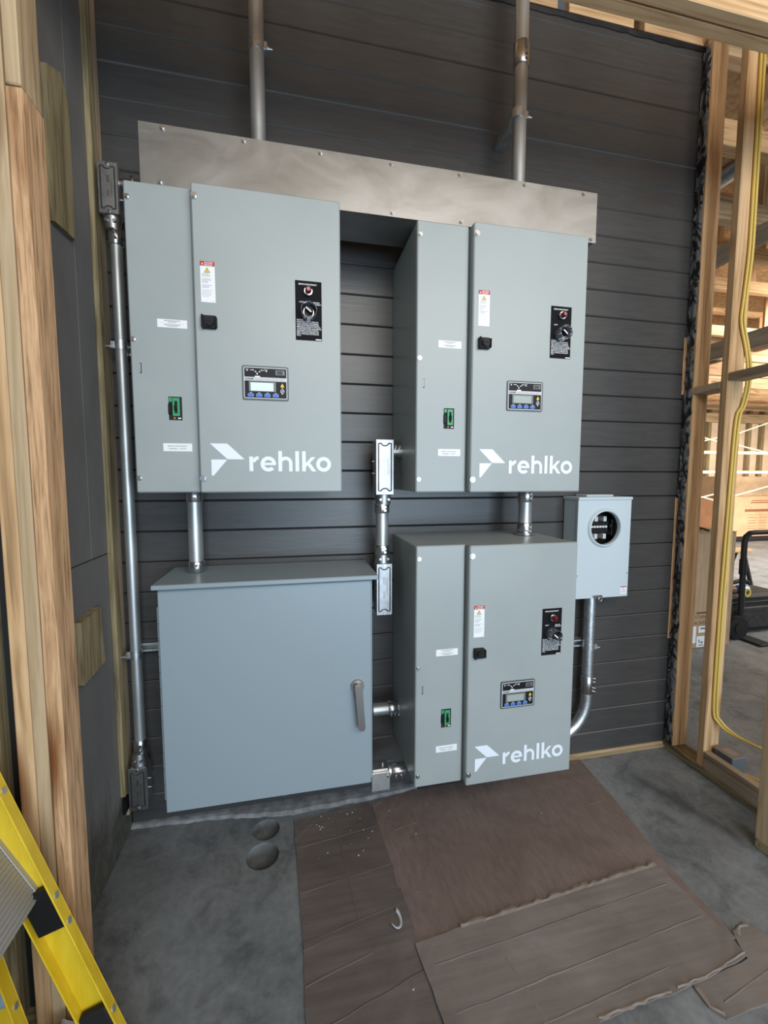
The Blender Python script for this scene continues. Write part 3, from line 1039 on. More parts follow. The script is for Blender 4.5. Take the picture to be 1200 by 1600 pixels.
# front with round opening
bm = bmesh.new()
ed = loop(bm, [(MX0, MY, MZ0), (MX1, MY, MZ0), (MX1, MY, MZ1 - 0.010), (MX0, MY, MZ1 - 0.010)])
N = 48
ed += loop(bm, [(cxm + rm * cos(2 * pi * k / N), MY, czm + rm * sin(2 * pi * k / N)) for k in range(N)])
bmesh.ops.triangle_fill(bm, use_beauty=True, edges=ed)
bm.verts.index_update()
mb = MB().add([tuple(q.co) for q in bm.verts], [[q.index for q in fc.verts] for fc in bm.faces])
bm.free()
for (a, b_) in (((MX0, MZ0), (MX1, MZ0)), ((MX1, MZ0), (MX1, MZ1 - .01)), ((MX0, MZ1 - .01), (MX0, MZ0))):
    mb.add([(a[0], MY, a[1]), (b_[0], MY, b_[1]), (b_[0], MY + 0.012, b_[1]), (a[0], MY + 0.012, a[1])], [(0, 1, 2, 3)])
fr = t.part('front_cover', mb, METERGREY)
# rolled rim
mb = MB()
vs, fs = [], []
pr = [(0.0955, 0.0), (0.0930, 0.0035), (0.0885, 0.0100), (0.0845, 0.0125), (0.0815, 0.0100), (0.0805, 0.0), (0.0805, -0.012)]
for k in range(N):
    a = 2 * pi * k / N
    vs += [(cxm + q * cos(a), MY - h - 0.0005, czm + q * sin(a)) for q, h in pr]
L_ = len(pr)
for k in range(N):
    for q in range(L_ - 1):
        k2 = (k + 1) % N
        fs.append((k * L_ + q, k2 * L_ + q, k2 * L_ + q + 1, k * L_ + q + 1))
mb.add(vs, fs, 0, True)
t.part('meter_ring', mb, METERGREY, fr)
mb = MB().box(MX0 + 0.007, MX1 - 0.007, -0.007, -0.012, MZ0 + 0.004, MZ1 - 0.013, 0)
t.part('back_pan', mb, DARK)
bz = MB().cbox(cxm - 0.075, cxm + 0.060, -0.012, -0.070, czm - 0.030, czm + 0.028, 0.003)
bl = t.part('terminal_block', bz, BLACK)
for k in range(7):
    x = cxm - 0.052 + 0.0160 * k
    t.part('terminal', MB().cbox(x - 0.006, x + 0.006, -0.070, -0.076, czm - 0.004, czm + 0.006, 0.001), TINNED, bl)
for dz in (0.040, -0.047):
    for dx in (-0.040, -0.013, 0.036):
        t.part('jaw', MB().cbox(cxm + dx - 0.008, cxm + dx + 0.008, -0.012, -0.078, czm + dz - 0.013, czm + dz + 0.013, 0.002).cbox(cxm + dx - 0.002, cxm + dx + 0.002, -0.077, -0.083, czm + dz - 0.010, czm + dz + 0.010, 0.001), TINNED)
t.part('bond_screw', MB().cyl((cxm + 0.078, -0.012, czm + 0.004), (cxm + 0.078, -0.070, czm + 0.004), 0.009, 12), CHROME)
t.part('bond_strap', MB().cbox(cxm + 0.086, cxm + 0.090, -0.012, -0.065, czm - 0.045, czm + 0.035, 0.001), CHROME)
mb = MB().cbox(MX1 - 0.040, MX1 - 0.006, MY + 0.001, MY - 0.0006, MZ0 + 0.012, MZ0 + 0.050, 0.0004, 0)
mb.quad(MX1 - 0.040, MX1 - 0.006, MZ0 + 0.045, MZ0 + 0.050, MY - 0.0009, 1)
mb.quad(MX1 - 0.025, MX1 - 0.021, MZ0 + 0.036, MZ0 + 0.042, MY - 0.0009, 2)
for k in range(5):
    mb.quad(MX1 - 0.035, MX1 - 0.011, MZ0 + 0.018 + 0.0035 * k, MZ0 + 0.0195 + 0.0035 * k, MY - 0.0009, 3)
t.part('warning_label', mb, [WHITE, RED, TXT, GTXT], fr, 'small white warning label with a red bar')
mb = MB().cbox(1.420, 1.470, MY + 0.001, MY - 0.010, MZ0 + 0.004, MZ0 + 0.014, 0.002)
mb.tube([(1.458 + 0.009 * cos(a), MY - 0.006, MZ0 - 0.008 + 0.009 * sin(a)) for a in [2 * pi * k / 14 for k in range(15)]], 0.0022, 8)
t.part('hasp', mb, CHROME)
for x, z in ((1.330, 1.025), (1.610, 1.028)):
    t.part('screw', MB().cyl((x, MY, z), (x, MY - 0.003, z), 0.0035, 8), GALV, fr)


# ---- conduits and fittings
def collar(mb, x, y, z0, z1, r, n=24, mi=0):
    mb.tube([(x, y, z0), (x, y, z0 + 0.002), (x, y, z1 - 0.002), (x, y, z1)], r, n, mi, radii=[r - 0.002, r, r, r - 0.002])


def set_screws(mb, x, y, zs, r, side=-1, n=6):
    for z in zs:
        mb.cyl((x + 0.006, y - r + 0.002, z), (x + 0.006, y - r - 0.007, z), 0.0055, n)


def vconduit(x, y, z0, z1, r, label, ends=(True, True), clen=0.045, mat=GALV, couplings=()):
    t = Thing('conduit', (x, y, z0), label, 'conduit', 'steel conduits on the dark wall')
    t.part('pipe', MB().cyl((x, y, z0), (x, y, z1), r, 28), mat)
    rc = r + 0.0045
    for e, (za, zb) in zip(ends, ((z0, z0 + clen), (z1 - clen, z1))):
        if e:
            mb = MB()
            collar(mb, x, y, za, zb, rc)
            set_screws(mb, x, y, (za + clen * 0.32, za + clen * 0.68), rc)
            t.part('connector', mb, CHROME)
    for (za, zb) in couplings:
        mb = MB()
        collar(mb, x, y, za, zb, rc)
        L = zb - za
        set_screws(mb, x, y, [za + L * q for q in (0.15, 0.35, 0.65, 0.85)], rc)
        t.part('coupling', mb, CHROME)
    return t


def clamp(t, x, y, z, r, xs=1):
    mb = MB()
    mb.tube([(x, y, z - 0.017), (x, y, z + 0.017)], r + 0.003, 28)
    for dz in (-0.006,):
        mb.cyl((x + xs * (r - 0.006), y - r * 0.45, z + dz), (x + xs * (r + 0.030), y - r * 0.45, z + dz), 0.004, 10)
    mb.cbox(x + xs * (r + 0.000), x + xs * (r + 0.012), y - r * 0.7, y, z - 0.014, z + 0.014, 0.002)
    mb.cyl((x + xs * (r + 0.012), y - r * 0.45, z - 0.006), (x + xs * (r + 0.018), y - r * 0.45, z - 0.006), 0.008, 6)
    t.part('strap', mb, GALVR)
    if y < -0.1:
        t.part('standoff', MB().cbox(x - 0.02, x + 0.02, y + r, 0.0, z - 0.02, z + 0.02, 0.002), GALV)


c1 = vconduit(-0.105, -0.170, 2.612, 3.80, 0.0265, 'upper steel conduit dropping into the left half of the wireway', (True, False))
clamp(c1, -0.105, -0.170, 3.045, 0.0265)
c2 = vconduit(0.940, -0.170, 2.612, 3.80, 0.0275, 'upper steel conduit dropping into the right half of the wireway', (True, False), couplings=((3.17, 3.26),))
clamp(c2, 0.930, -0.170, 2.985, 0.0275)
c3 = vconduit(-0.630, -0.070, 0.372, 2.415, 0.0205, 'long thin conduit running down the wall corner at far left', (True, True), 0.06)
clamp(c3, -0.630, -0.070, 1.995, 0.0205, -1)
clamp(c3, -0.630, -0.070, 0.790, 0.0205, -1)
c4 = vconduit(-0.378, -0.130, 1.126, 1.4485, 0.0265, 'short bright conduit between upper left switch and wide cabinet')
c5 = vconduit(0.362, -0.155, 1.175, 1.390, 0.0265, 'short conduit standing between the two bright conduit bodies', (True, True), 0.040)
c6 = vconduit(1.020, -0.160, 1.2415, 1.4435, 0.0290, 'short conduit joining the upper right and lower right switches', (True, True), 0.055)
c6.part('lock_nut', MB().tube([(1.020, -0.160, 1.2417), (1.020, -0.160, 1.252)], 0.044, 12), CHROME)

# meter conduit with its elbow
x, y, r = 1.4535, -0.062, 0.0262
t = Thing('conduit', (x, y, 0.17), 'conduit from the meter socket curving left behind the lower right switch', 'conduit', 'steel conduits on the dark wall')
t.part('pipe', MB().cyl((x, y, 0.43), (x, y, 0.9108), r, 28), GALVR)
pts = [(x, y, 0.46), (x, y, 0.37)]
R_ = 0.20
for k in range(1, 13):
    a = radians(90 * k / 12)
    pts.append((x - R_ + R_ * cos(a), y, 0.37 - R_ * sin(a)))
pts.append((1.02, y, 0.17))
for k in range(1, 9):
    a = radians(90 * k / 8)
    pts.append((1.02 - 0.085 * sin(a), y, 0.17 + 0.085 * (1 - cos(a))))
pts.append((0.935, y, 0.282))
t.part('elbow', MB().tube(pts, r, 24), GALVR)
mb = MB(); collar(mb, x, y, 0.400, 0.490, r + 0.0035)
for z in (0.412, 0.430, 0.462, 0.480):
    mb.cyl((x + r * 0.75, y - r * 0.6, z), (x + r * 0.75 + 0.012, y - r * 0.6 - 0.008, z), 0.0048, 8)
t.part('coupling', mb, CHROME)
clamp(t, x, y, 0.645, r)


def conduit_body(cx, cy, cz, w, h, d, label, hubs, screws_side=0):
    """oblong cast conduit body, cover to the front, hubs given as (kind, params)"""
    t = Thing('conduit_fitting', (cx, cy, cz), label, 'conduit fitting', 'cast conduit bodies')
    z0, z1 = cz - h / 2, cz + h / 2
    yf, yb = cy - d / 2, cy + d / 2
    hs = t.part('housing', MB().cbox(cx - w / 2, cx + w / 2, yf, yb, z0, z1, 0.008), CAST)
    mb = MB().cbox(cx - w / 2 - 0.001, cx + w / 2 + 0.001, yf + 0.001, yf - 0.004, z0 - 0.001, z1 + 0.001, 0.002, 0)
    cvr = t.part('cover', mb, CAST)
    yc = yf - 0.004
    e = w * 0.10
    bw = w * 0.075
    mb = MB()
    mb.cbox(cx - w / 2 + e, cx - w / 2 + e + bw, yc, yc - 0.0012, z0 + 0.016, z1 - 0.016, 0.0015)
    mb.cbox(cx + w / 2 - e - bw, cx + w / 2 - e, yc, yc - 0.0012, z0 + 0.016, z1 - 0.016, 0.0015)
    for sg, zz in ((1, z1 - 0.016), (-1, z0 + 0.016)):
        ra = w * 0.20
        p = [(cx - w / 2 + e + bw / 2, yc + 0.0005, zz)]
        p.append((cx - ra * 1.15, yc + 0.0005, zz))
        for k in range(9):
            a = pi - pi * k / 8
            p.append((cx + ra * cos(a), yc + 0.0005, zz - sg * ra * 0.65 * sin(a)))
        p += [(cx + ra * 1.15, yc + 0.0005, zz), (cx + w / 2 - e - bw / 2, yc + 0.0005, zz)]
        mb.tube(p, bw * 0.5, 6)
    t.part('groove_shade', mb, plain('groove_shadow_metal', (0.05, 0.05, 0.055), 0.5, 0.6), cvr)  # raised dark strips: the shade of a groove is put into their colour
    mb = MB()
    mb.cbox(cx - w * 0.06, cx + w * 0.10, yc, yc - 0.0012, cz + h * 0.10, cz + h * 0.24, 0.0004)
    mb.cbox(cx - w * 0.05, cx + w * 0.05, yc, yc - 0.0012, cz - h * 0.16, cz - h * 0.04, 0.0004)
    mb.cbox(cx + w * 0.16, cx + w * 0.20, yc, yc - 0.0012, cz - h * 0.12, cz + h * 0.16, 0.0004)
    t.part('cast_lettering', mb, STEEL, cvr)
    for z in (z1 - 0.007, z0 + 0.007):
        t.part('screw', MB().cyl((cx, yc, z), (cx, yc - 0.004, z), 0.0050, 10), CHROME, cvr)
    for sx in ((-1, 1) if screws_side == 0 else (screws_side,)):
        for z in (cz - h * 0.11, cz + h * 0.11):
            mb = MB().cyl((cx + sx * w / 2, cy, z), (cx + sx * (w / 2 + 0.008), cy, z), 0.004, 8)
            t.part('set_screw', mb, CHROME, hs)
    for hb in hubs:
        if hb[0] == 'v':          # vertical hub at z from..to
            za, zb, ra, rb = hb[1:]
            mb = MB().tube([(cx, cy, za), (cx, cy, zb)], ra, 24, radii=[ra, rb])
            for q in (-1, 1):
                mb.cyl((cx + q * rb * 0.5, cy - rb * 0.8, (za + zb) / 2), (cx + q * rb * 0.55, cy - rb - 0.008, (za + zb) / 2), 0.0055, 8)
            t.part('hub', mb, CAST, hs)
        elif hb[0] == 'h':
            xa, xb, zh, ra = hb[1:]
            mb = MB().tube([(xa, cy, zh), (xb, cy, zh)], ra, 24)
            xm = xa * 0.5 + xb * 0.5
            mb.tube([(xm, cy, zh), (xb, cy, zh)], ra + 0.004, 24)
            for q in (0.3, 0.7):
                mb.cyl((xa + (xb - xa) * q, cy - ra * 0.7, zh + ra * 0.6), (xa + (xb - xa) * q, cy - ra - 0.007, zh + ra * 0.8), 0.0055, 8)
            t.part('hub', mb, CHROME, hs)
        elif hb[0] == 'b':
            zh, ra, yend = hb[1:]
            t.part('hub', MB().cyl((cx, yb - 0.002, zh), (cx, yend, zh), ra, 24), CAST, hs)
    return t


conduit_body(-0.634, -0.078, 2.535, 0.064, 0.176, 0.062, 'cast conduit body at the top of the corner conduit beside the wireway',
             [('v', 2.449, 2.405, 0.030, 0.0245), ('h', -0.602, -0.458, 2.570, 0.021)])
conduit_body(-0.631, -0.082, 0.248, 0.066, 0.176, 0.066, 'cast conduit body at the foot of the corner conduit near the floor',
             [('v', 0.334, 0.384, 0.031, 0.0245), ('b', 0.215, 0.022, 0.0)], 1)
conduit_body(0.366, -0.155, 1.540, 0.0735, 0.224, 0.075, 'bright cast conduit body beside the upper right switch',
             [('v', 1.430, 1.385, 0.034, 0.031), ('h', 0.402, 0.4435, 1.604, 0.025)], -1)
conduit_body(0.366, -0.150, 1.030, 0.066, 0.218, 0.070, 'dull cast conduit body hanging between wide cabinet and lower switch',
             [('v', 1.137, 1.180, 0.034, 0.030), ('b', 0.96, 0.026, 0.0)], 1)


def hconduit(x0, x1, y, z, r, label, rings):
    t = Thing('conduit', (x0, y, z), label, 'conduit', 'steel conduits on the dark wall')
    t.part('pipe', MB().cyl((x0, y, z), (x1, y, z), r, 28), GALV)
    for (a, b_, q) in rings:
        mb = MB().tube([(a, y, z), (a + 0.002, y, z), (b_ - 0.002, y, z), (b_, y, z)], r, 28, radii=[r + q - 0.002, r + q, r + q, r + q - 0.002])
        for u in (0.3, 0.7):
            mb.cyl((a + (b_ - a) * u, y - (r + q) * 0.75, z - (r + q) * 0.6), (a + (b_ - a) * u, y - (r + q) * 0.75 - 0.008, z - (r + q) * 0.6 - 0.006), 0.005, 8)
        t.part('connector', mb, CHROME)
    return t


hconduit(0.2965, 0.4471, -0.107, 0.463, 0.0265, 'upper short conduit running sideways from wide cabinet into lower switch',
         ((0.2965, 0.330, 0.004), (0.398, 0.440, 0.004), (0.440, 0.4471, 0.008)))
t = hconduit(0.365, 0.4471, -0.228, 0.256, 0.0235, 'lower short conduit with square fitting between wide cabinet and lower switch',
             ((0.385, 0.4471, 0.0035),))
t.part('pull_elbow', MB().cbox(0.2966, 0.372, -0.192, -0.262, 0.205, 0.288, 0.006), CAST)
t.part('elbow_cover', MB().cbox(0.2966, 0.374, -0.262, -0.267, 0.200, 0.280, 0.002), GALV)
t.part('elbow_screws', MB().cyl((0.364, -0.267, 0.262), (0.364, -0.273, 0.262), 0.005, 8).cyl((0.350, -0.225, 0.288), (0.350, -0.225, 0.297), 0.008, 8), CHROME)


def strut(x0, x1, z, label):
    t = Thing('strut_channel', ((x0 + x1) / 2, 0, z), label, 'strut', 'short strut channels on the wall')
    mb = MB()
    mb.box(x0, x1, -0.001, -0.004, z - 0.0205, z + 0.0205)
    mb.box(x0, x1, -0.001, -0.041, z + 0.0180, z + 0.0205)
    mb.box(x0, x1, -0.001, -0.041, z - 0.0205, z - 0.0180)
    mb.box(x0, x1, -0.0385, -0.041, z + 0.010, z + 0.0205)
    mb.box(x0, x1, -0.0385, -0.041, z - 0.0205, z - 0.010)
    t.part('channel', mb, GALV)
    xm = x0 * 0.35 + x1 * 0.65
    t.part('bolt', MB().cyl((xm, -0.004, z), (xm, -0.014, z), 0.011, 6), CHROME)


strut(-0.660, -0.515, 1.985, 'short strut holding the corner conduit beside the upper left switch')
strut(-0.650, -0.470, 0.803, 'short strut between corner conduit and the wide cabinet')
strut(1.385, 1.495, 0.655, 'short strut behind the meter conduit')


# ================================================================== FLOOR COVERS
def sheet(name, pts, z0, th, mat, label, creases=(), torn=None, seed=1, cw=0.003):
    rnd = random.Random(seed)
    poly = []
    n = len(pts)
    for i in range(n):
        a, b_ = Vector(pts[i]), Vector(pts[(i + 1) % n])
        L = (b_ - a).length
        k = max(1, int(L / 0.03))
        nrm = Vector((-(b_ - a).y, (b_ - a).x)).normalized()
        for q in range(k):
            j = 0 if q == 0 else rnd.uniform(-1, 1) * 0.0022
            p = a + (b_ - a) * (q / k) + nrm * j
            poly.append((p.x, p.y))
    ox = sum(p[0] for p in poly) / len(poly)
    oy = sum(p[1] for p in poly) / len(poly)
    t = Thing(name, (ox, oy, z0), label, 'cardboard', 'cardboard sheets protecting the slab')
    bm = bmesh.new()
    lo = [bm.verts.new((p[0], p[1], z0)) for p in poly]
    fb = bm.faces.new(lo)
    if fb.normal.z < 0:
        fb.normal_flip()
    r_ = bmesh.ops.extrude_face_region(bm, geom=[fb])
    up = [g for g in r_['geom'] if isinstance(g, bmesh.types.BMVert)]
    for q in up:
        q.co.z += th + rnd.uniform(0, 0.0015)
    bmesh.ops.triangulate(bm, faces=bm.faces[:])
    bm.verts.index_update()
    mb = MB().add([tuple(q.co) for q in bm.verts], [[q.index for q in fc.verts] for fc in bm.faces])
    bm.free()
    t.part('sheet', mb, mat)
    for (a, b_) in creases:
        a, b_ = Vector(a), Vector(b_)
        d = (b_ - a).normalized()
        nn = Vector((-d.y, d.x)) * cw
        zt = z0 + th
        k = max(2, int((b_ - a).length / 0.05))
        vs, fs = [], []
        for q in range(k + 1):
            p = a + (b_ - a) * (q / k) + Vector((-d.y, d.x)) * rnd.uniform(-0.0015, 0.0015)
            hgt = 0.0003 + rnd.uniform(0, 0.0004)
            vs += [(p.x - nn.x, p.y - nn.y, zt + 0.0008), (p.x, p.y, zt + hgt + 0.0014), (p.x + nn.x, p.y + nn.y, zt + 0.0008)]
        for q in range(k):
            o = q * 3
            fs += [(o, o + 3, o + 4, o + 1), (o + 1, o + 4, o + 5, o + 2)]
        t.part('crease', MB().add(vs, fs), mat)
    if torn:
        for (path, wd) in torn:
            vs, fs = [], []
            P = []
            for i in range(len(path) - 1):
                a, b_ = Vector(path[i]), Vector(path[i + 1])
                k = max(2, int((b_ - a).length / 0.02))
                P += [a + (b_ - a) * (q / k) for q in range(k)]
            P.append(Vector(path[-1]))
            for i, p in enumerate(P):
                d = (P[min(i + 1, len(P) - 1)] - P[max(i - 1, 0)]).normalized()
                nn = Vector((-d.y, d.x))
                w0 = wd * rnd.uniform(0.5, 1.2)
                zt = z0 + th + 0.0015
                vs += [(p.x, p.y, zt), (p.x + nn.x * w0 * .5, p.y + nn.y * w0 * .5, zt + rnd.uniform(0.001, 0.004)), (p.x + nn.x * w0, p.y + nn.y * w0, zt)]
            for q in range(len(P) - 1):
                o = q * 3
                fs += [(o, o + 3, o + 4, o + 1), (o + 1, o + 4, o + 5, o + 2)]
            t.part('torn_edge', MB().add(vs, fs), CARD_T)
    return t


sheet('floor_sheet', [(-0.022, -0.118), (0.005, -0.60), (0.010, -0.83), (0.020, -1.25), (0.385, -1.25), (0.372, -0.90), (0.366, -0.58), (0.342, -0.28), (0.318, -0.082)],
      0.0005, 0.004, CARD_A, 'narrow dark cardboard strip left of the red-brown board',
      [((-0.010, -0.262), (0.325, -0.215)), ((0.000, -0.455), (0.345, -0.405)), ((0.004, -0.625), (0.365, -0.560)), ((0.005, -0.645), (0.367, -0.580)),
       ((0.010, -0.745), (0.22, -0.695)), ((0.03, -0.860), (0.37, -0.775)), ((0.150, -0.11), (0.190, -0.60))], seed=2)
sheet('floor_sheet', [(0.326, -0.092), (0.545, -0.050), (1.02, -0.03), (1.462, -0.020), (1.440, -0.30), (1.395, -0.60), (1.385, -0.90), (0.70, -0.80), (0.358, -0.699), (0.350, -0.45)],
      0.0008, 0.004, CARD_B, 'large red-brown board on the floor below the lower right switch',
      [((0.525, -0.17), (0.533, -0.64)), ((0.395, -0.255), (0.50, -0.235)), ((1.30, -0.30), (1.38, -0.295))], seed=5)
sheet('floor_sheet', [(0.357, -0.702), (0.535, -0.684), (0.80, -0.666), (1.10, -0.645), (1.352, -0.626), (1.356, -0.75), (1.367, -0.948), (1.20, -0.972), (1.07, -0.984), (0.90, -0.988), (0.80, -0.996), (0.70, -1.25), (0.392, -1.25), (0.378, -0.90)],
      0.0055, 0.0045, CARD_C, 'grey-brown cardboard sheet lapped over the red-brown board',
      [((0.40, -0.775), (1.32, -0.700)), ((0.42, -0.900), (1.34, -0.820)), ((0.50, -0.985), (1.10, -0.925)), ((1.22, -0.64), (1.25, -0.83)), ((0.62, -0.80), (0.66, -0.97))],
      [([(0.52, -0.690), (0.70, -0.680), (1.00, -0.656), (1.345, -0.632)], 0.020), ([(1.075, -0.972), (1.20, -0.965), (1.362, -0.938)], -0.008), ([(0.80, -0.985), (0.95, -0.978), (1.05, -0.975)], -0.012)], seed=9)
sheet('floor_sheet', [(1.130, -0.976), (1.126, -1.030), (1.150, -1.062), (1.30, -1.057), (1.55, -1.00), (1.500, -0.915), (1.462, -0.862), (1.395, -0.880), (1.36, -0.955)],
      0.0008, 0.004, CARD_C, 'small torn cardboard piece at the lower right corner',
      [((1.18, -1.03), (1.40, -0.99))], [([(1.395, -0.885), (1.43, -0.868), (1.462, -0.866)], -0.018), ([(1.128, -0.985), (1.126, -1.03), (1.15, -1.058)], 0.014)], seed=11)

# paper loop, bits of debris
mb = MB()
vs, fs = [], []
for k in range(13):
    a = radians(60 - 210 * k / 12)
    ro = 0.030
    cx, cy = 0.313, -0.615
    for rad, z in ((ro, 0.016), (ro * 0.62, 0.007)):
        vs.append((cx + rad * cos(a) * 0.75, cy + rad * sin(a) * 1.35, 0.005 + z * abs(sin(a * 0.5)) + 0.002))
for k in range(12):
    o = k * 2
    fs.append((o, o + 2, o + 3, o + 1))
mb.add(vs, fs, 0, True)
ob = single('paper_curl', mb, plain('white_paper', (0.50, 0.53, 0.58), 0.7), (0.313, -0.615, 0.005), 'small curled white paper scrap on the dark cardboard strip', 'paper scrap')
sm = ob.modifiers.new('thick', 'SOLIDIFY'); sm.thickness = 0.0008
rnd = random.Random(21)
mb = MB()
for k in range(34):
    x, y = rnd.choice([(rnd.uniform(0.05, 0.32), rnd.uniform(-0.35, -0.10)), (rnd.uniform(0.0, 1.3), rnd.uniform(-0.95, -0.1))])
    s_ = rnd.uniform(0.0008, 0.0025)
    mb.cbox(x - s_, x + s_ * 1.6, y - s_, y + s_, 0.0055, 0.0062 + s_, 0.0004)
single('debris_crumbs', mb, plain('plaster_crumbs', (0.42, 0.42, 0.40), 0.9), (0.4, -0.4, 0.0055), 'pale crumbs scattered over the cardboard sheets', 'debris', kind='stuff')

# ================================================================== LADDER
t = Thing('step_ladder', (-0.45, -0.95, 0), 'yellow fibreglass step ladder with aluminium tread leaning at the left post', 'ladder')


def channel_rail(name, p0, p1, ymid, depth, w, th, side):
    """C-channel rail in the xz plane, p0 foot p1 top = front edge line; flanges toward -y"""
    a, b_ = Vector((p0[0], 0, p0[1])), Vector((p1[0], 0, p1[1]))
    d = (b_ - a).normalized()
    nv = Vector((-d.z, 0, d.x))
    if nv.x > 0:
        nv = -nv
    M = Matrix((( nv.x, 0, d.x, a.x), (0, 1, 0, ymid), (nv.z, 0, d.z, a.z), (0, 0, 0, 1)))
    L = (b_ - a).length
    mb = MB()
    mb.cbox(0, w, -th, 0, 0, L, 0.0015, 0, M)
    mb.cbox(0, th, -depth, -th * 0.8, 0, L, 0.0015, 0, M)
    mb.cbox(w - th, w, -depth, -th * 0.8, 0, L, 0.0015, 0, M)
    return t.part(name, mb, FIBRE), M


rail, RM = channel_rail('front_rail', (-0.4165, 0.02), (-0.95, 1.66), -0.800, 0.030, 0.076, 0.004, 1)
for zz in (0.155, 0.43, 0.505, 0.80, 1.05):
    mb = MB().tube([RM @ Vector((0.001, -0.016, zz)), RM @ Vector((-0.003, -0.016, zz))], 0.0075, 12)
    t.part('rivet', mb, GALV, rail)
mb = MB().cbox(0.004, 0.072, -0.030, -0.0042, -0.015, 0.180, 0.006, 0, RM)
mb.cbox(-0.004, 0.082, -0.040, 0.006, -0.018, 0.014, 0.004, 0, RM)
t.part('foot', mb, RUBBER)
mb = MB().cbox(0.004, 0.066, -0.026, -0.0042, 0.425, 0.535, 0.003, 0, RM)
t.part('bracket', mb, BLACK)
# ribbed tread folded steeply
Kc = Vector((-0.606, -0.792, 0.500))
e1 = Vector((-0.02, -1, 0)).normalized()
e2 = Vector((-0.45, 0.0, 0.89)).normalized()
e3 = e1.cross(e2)
if e3.x < 0:
    e3 = -e3
TM = Matrix(((e1.x, e2.x, e3.x, Kc.x), (e1.y, e2.y, e3.y, Kc.y), (e1.z, e2.z, e3.z, Kc.z), (0, 0, 0, 1)))
mb = MB().cbox(0, 0.42, 0.0, 0.26, -0.022, -0.003, 0.002, 0, TM)
mb.cbox(0.0, 0.024, 0.0, 0.26, -0.003, 0.0005, 0.001, 0, TM)
tread = t.part('tread', mb, ALU)
for k in range(24):
    mb = MB().cbox(0.026, 0.42, 0.004 + 0.0105 * k, 0.0095 + 0.0105 * k, -0.003, 0.0, 0.001, 0, TM)
    t.part('tread_rib', mb, ALU, tread)
rail2, RM2 = channel_rail('rear_rail', (-0.597, 0.02), (-0.760, 0.78), -0.835, 0.034, 0.070, 0.004, 1)
mb = MB().tube([RM2 @ Vector((0.001, -0.016, 0.26)), RM2 @ Vector((-0.003, -0.016, 0.26))], 0.007, 12)
t.part('rivet', mb, GALV, rail2)
t.part('sticker', MB().cbox(0.006, 0.064, -0.0052, -0.0041, 0.255, 0.60, 0.0003, 0, RM2), speckle('blue_sticker', (0.10, 0.20, 0.32), (0.30, 0.42, 0.52), 0.5, scale=40), rail2)
rail3, RM3 = channel_rail('front_rail', (-0.4165, 0.02), (-0.95, 1.66), -1.225, 0.030, 0.076, 0.004, 1)
# crumpled brown paper at the foot
mb = MB()
rnd = random.Random(4)
vs, fs = [], []
nn_ = 9
for i in range(nn_):
    for j in range(nn_):
        x = -0.665 + 0.17 * i / (nn_ - 1)
        y = -0.795 + 0.07 * j / (nn_ - 1)
        vs.append((x + rnd.uniform(-.008, .008), y + rnd.uniform(-.008, .008), 0.004 + 0.115 * max(0, 1 - abs(i - 3) / 4) * max(0, 1 - abs(j - 4) / 4.5) * rnd.uniform(0.6, 1.2)))
for i in range(nn_ - 1):
    for j in range(nn_ - 1):
        a = i * nn_ + j
        fs.append((a, a + 1, a + nn_ + 1, a + nn_))
mb.add(vs, fs)
single('crumpled_paper', mb, CARD_T, (-0.58, -0.76, 0.0), 'crumpled brown paper on the floor at the ladder foot', 'paper')

# ================================================================== RIGHT WALL CABLES AND BOX
CP = [(2.053, 3.60), (2.053, 3.375), (2.057, 3.059), (2.060, 2.706), (2.059, 2.511), (2.046, 2.326), (2.041, 2.217), (2.078, 2.099), (2.096, 2.010), (2.096, 1.925), (2.076, 1.834),
      (2.049, 1.773), (2.040, 1.518), (2.033, 1.148), (2.029, 0.863), (2.028, 0.540), (2.033, 0.334)]


def smooth(pts, k=5):
    P = [Vector(p) for p in pts]
    out = []
    for i in range(len(P) - 1):
        p0, p1, p2, p3 = P[max(i - 1, 0)], P[i], P[i + 1], P[min(i + 2, len(P) - 1)]
        for q in range(k):
            t_ = q / k
            out.append(0.5 * ((2 * p1) + (p2 - p0) * t_ + (2 * p0 - 5 * p1 + 4 * p2 - p3) * t_ ** 2 + (3 * p1 - p0 - 3 * p2 + p3) * t_ ** 3))
    out.append(P[-1])
    return out


for n_, (dx, dy, lab) in enumerate(((0.0, -0.2515, 'yellow cable stapled down the second stud, left of the pair'), (0.0145, -0.2525, 'yellow cable stapled down the second stud, right of the pair'))):
    jig = [0.004 * abs(sin(i * 1.3)) for i in range(len(CP))]
    pts = [(min(x + dx + j * n_, 2.125), dy - (0.0 if not 1.9 < z < 2.06 else 0.0), z) for (x, z), j in zip(CP, jig)]
    if n_ == 0:
        pts += [(2.05, -0.262, 0.285), (2.058, -0.307, 0.258), (2.062, -0.383, 0.262), (2.065, -0.470, 0.270), (2.07, -0.60, 0.26)]
    else:
        pts += [(2.058, -0.268, 0.295), (2.072, -0.312, 0.262), (2.075, -0.390, 0.256), (2.078, -0.480, 0.262), (2.085, -0.60, 0.25)]
    single('electrical_cable', MB().tube(smooth(pts), 0.0062, 10), CABLE, (2.04, -0.252, 0.334), lab, 'cable', 'pair of yellow cables on the stud')
t = Thing('junction_box', (2.08, -0.307, 0.038), 'small grey metal junction box on the sill of the stud wall', 'junction box')
t.part('box', MB().cbox(2.038, 2.118, -0.355, -0.262, 0.038, 0.148, 0.003), plain('dark_grey_metal', (0.10, 0.115, 0.13), 0.45))
t.part('lid', MB().cbox(2.036, 2.120, -0.357, -0.260, 0.148, 0.154, 0.002), plain('lid_metal', (0.17, 0.17, 0.17), 0.4))
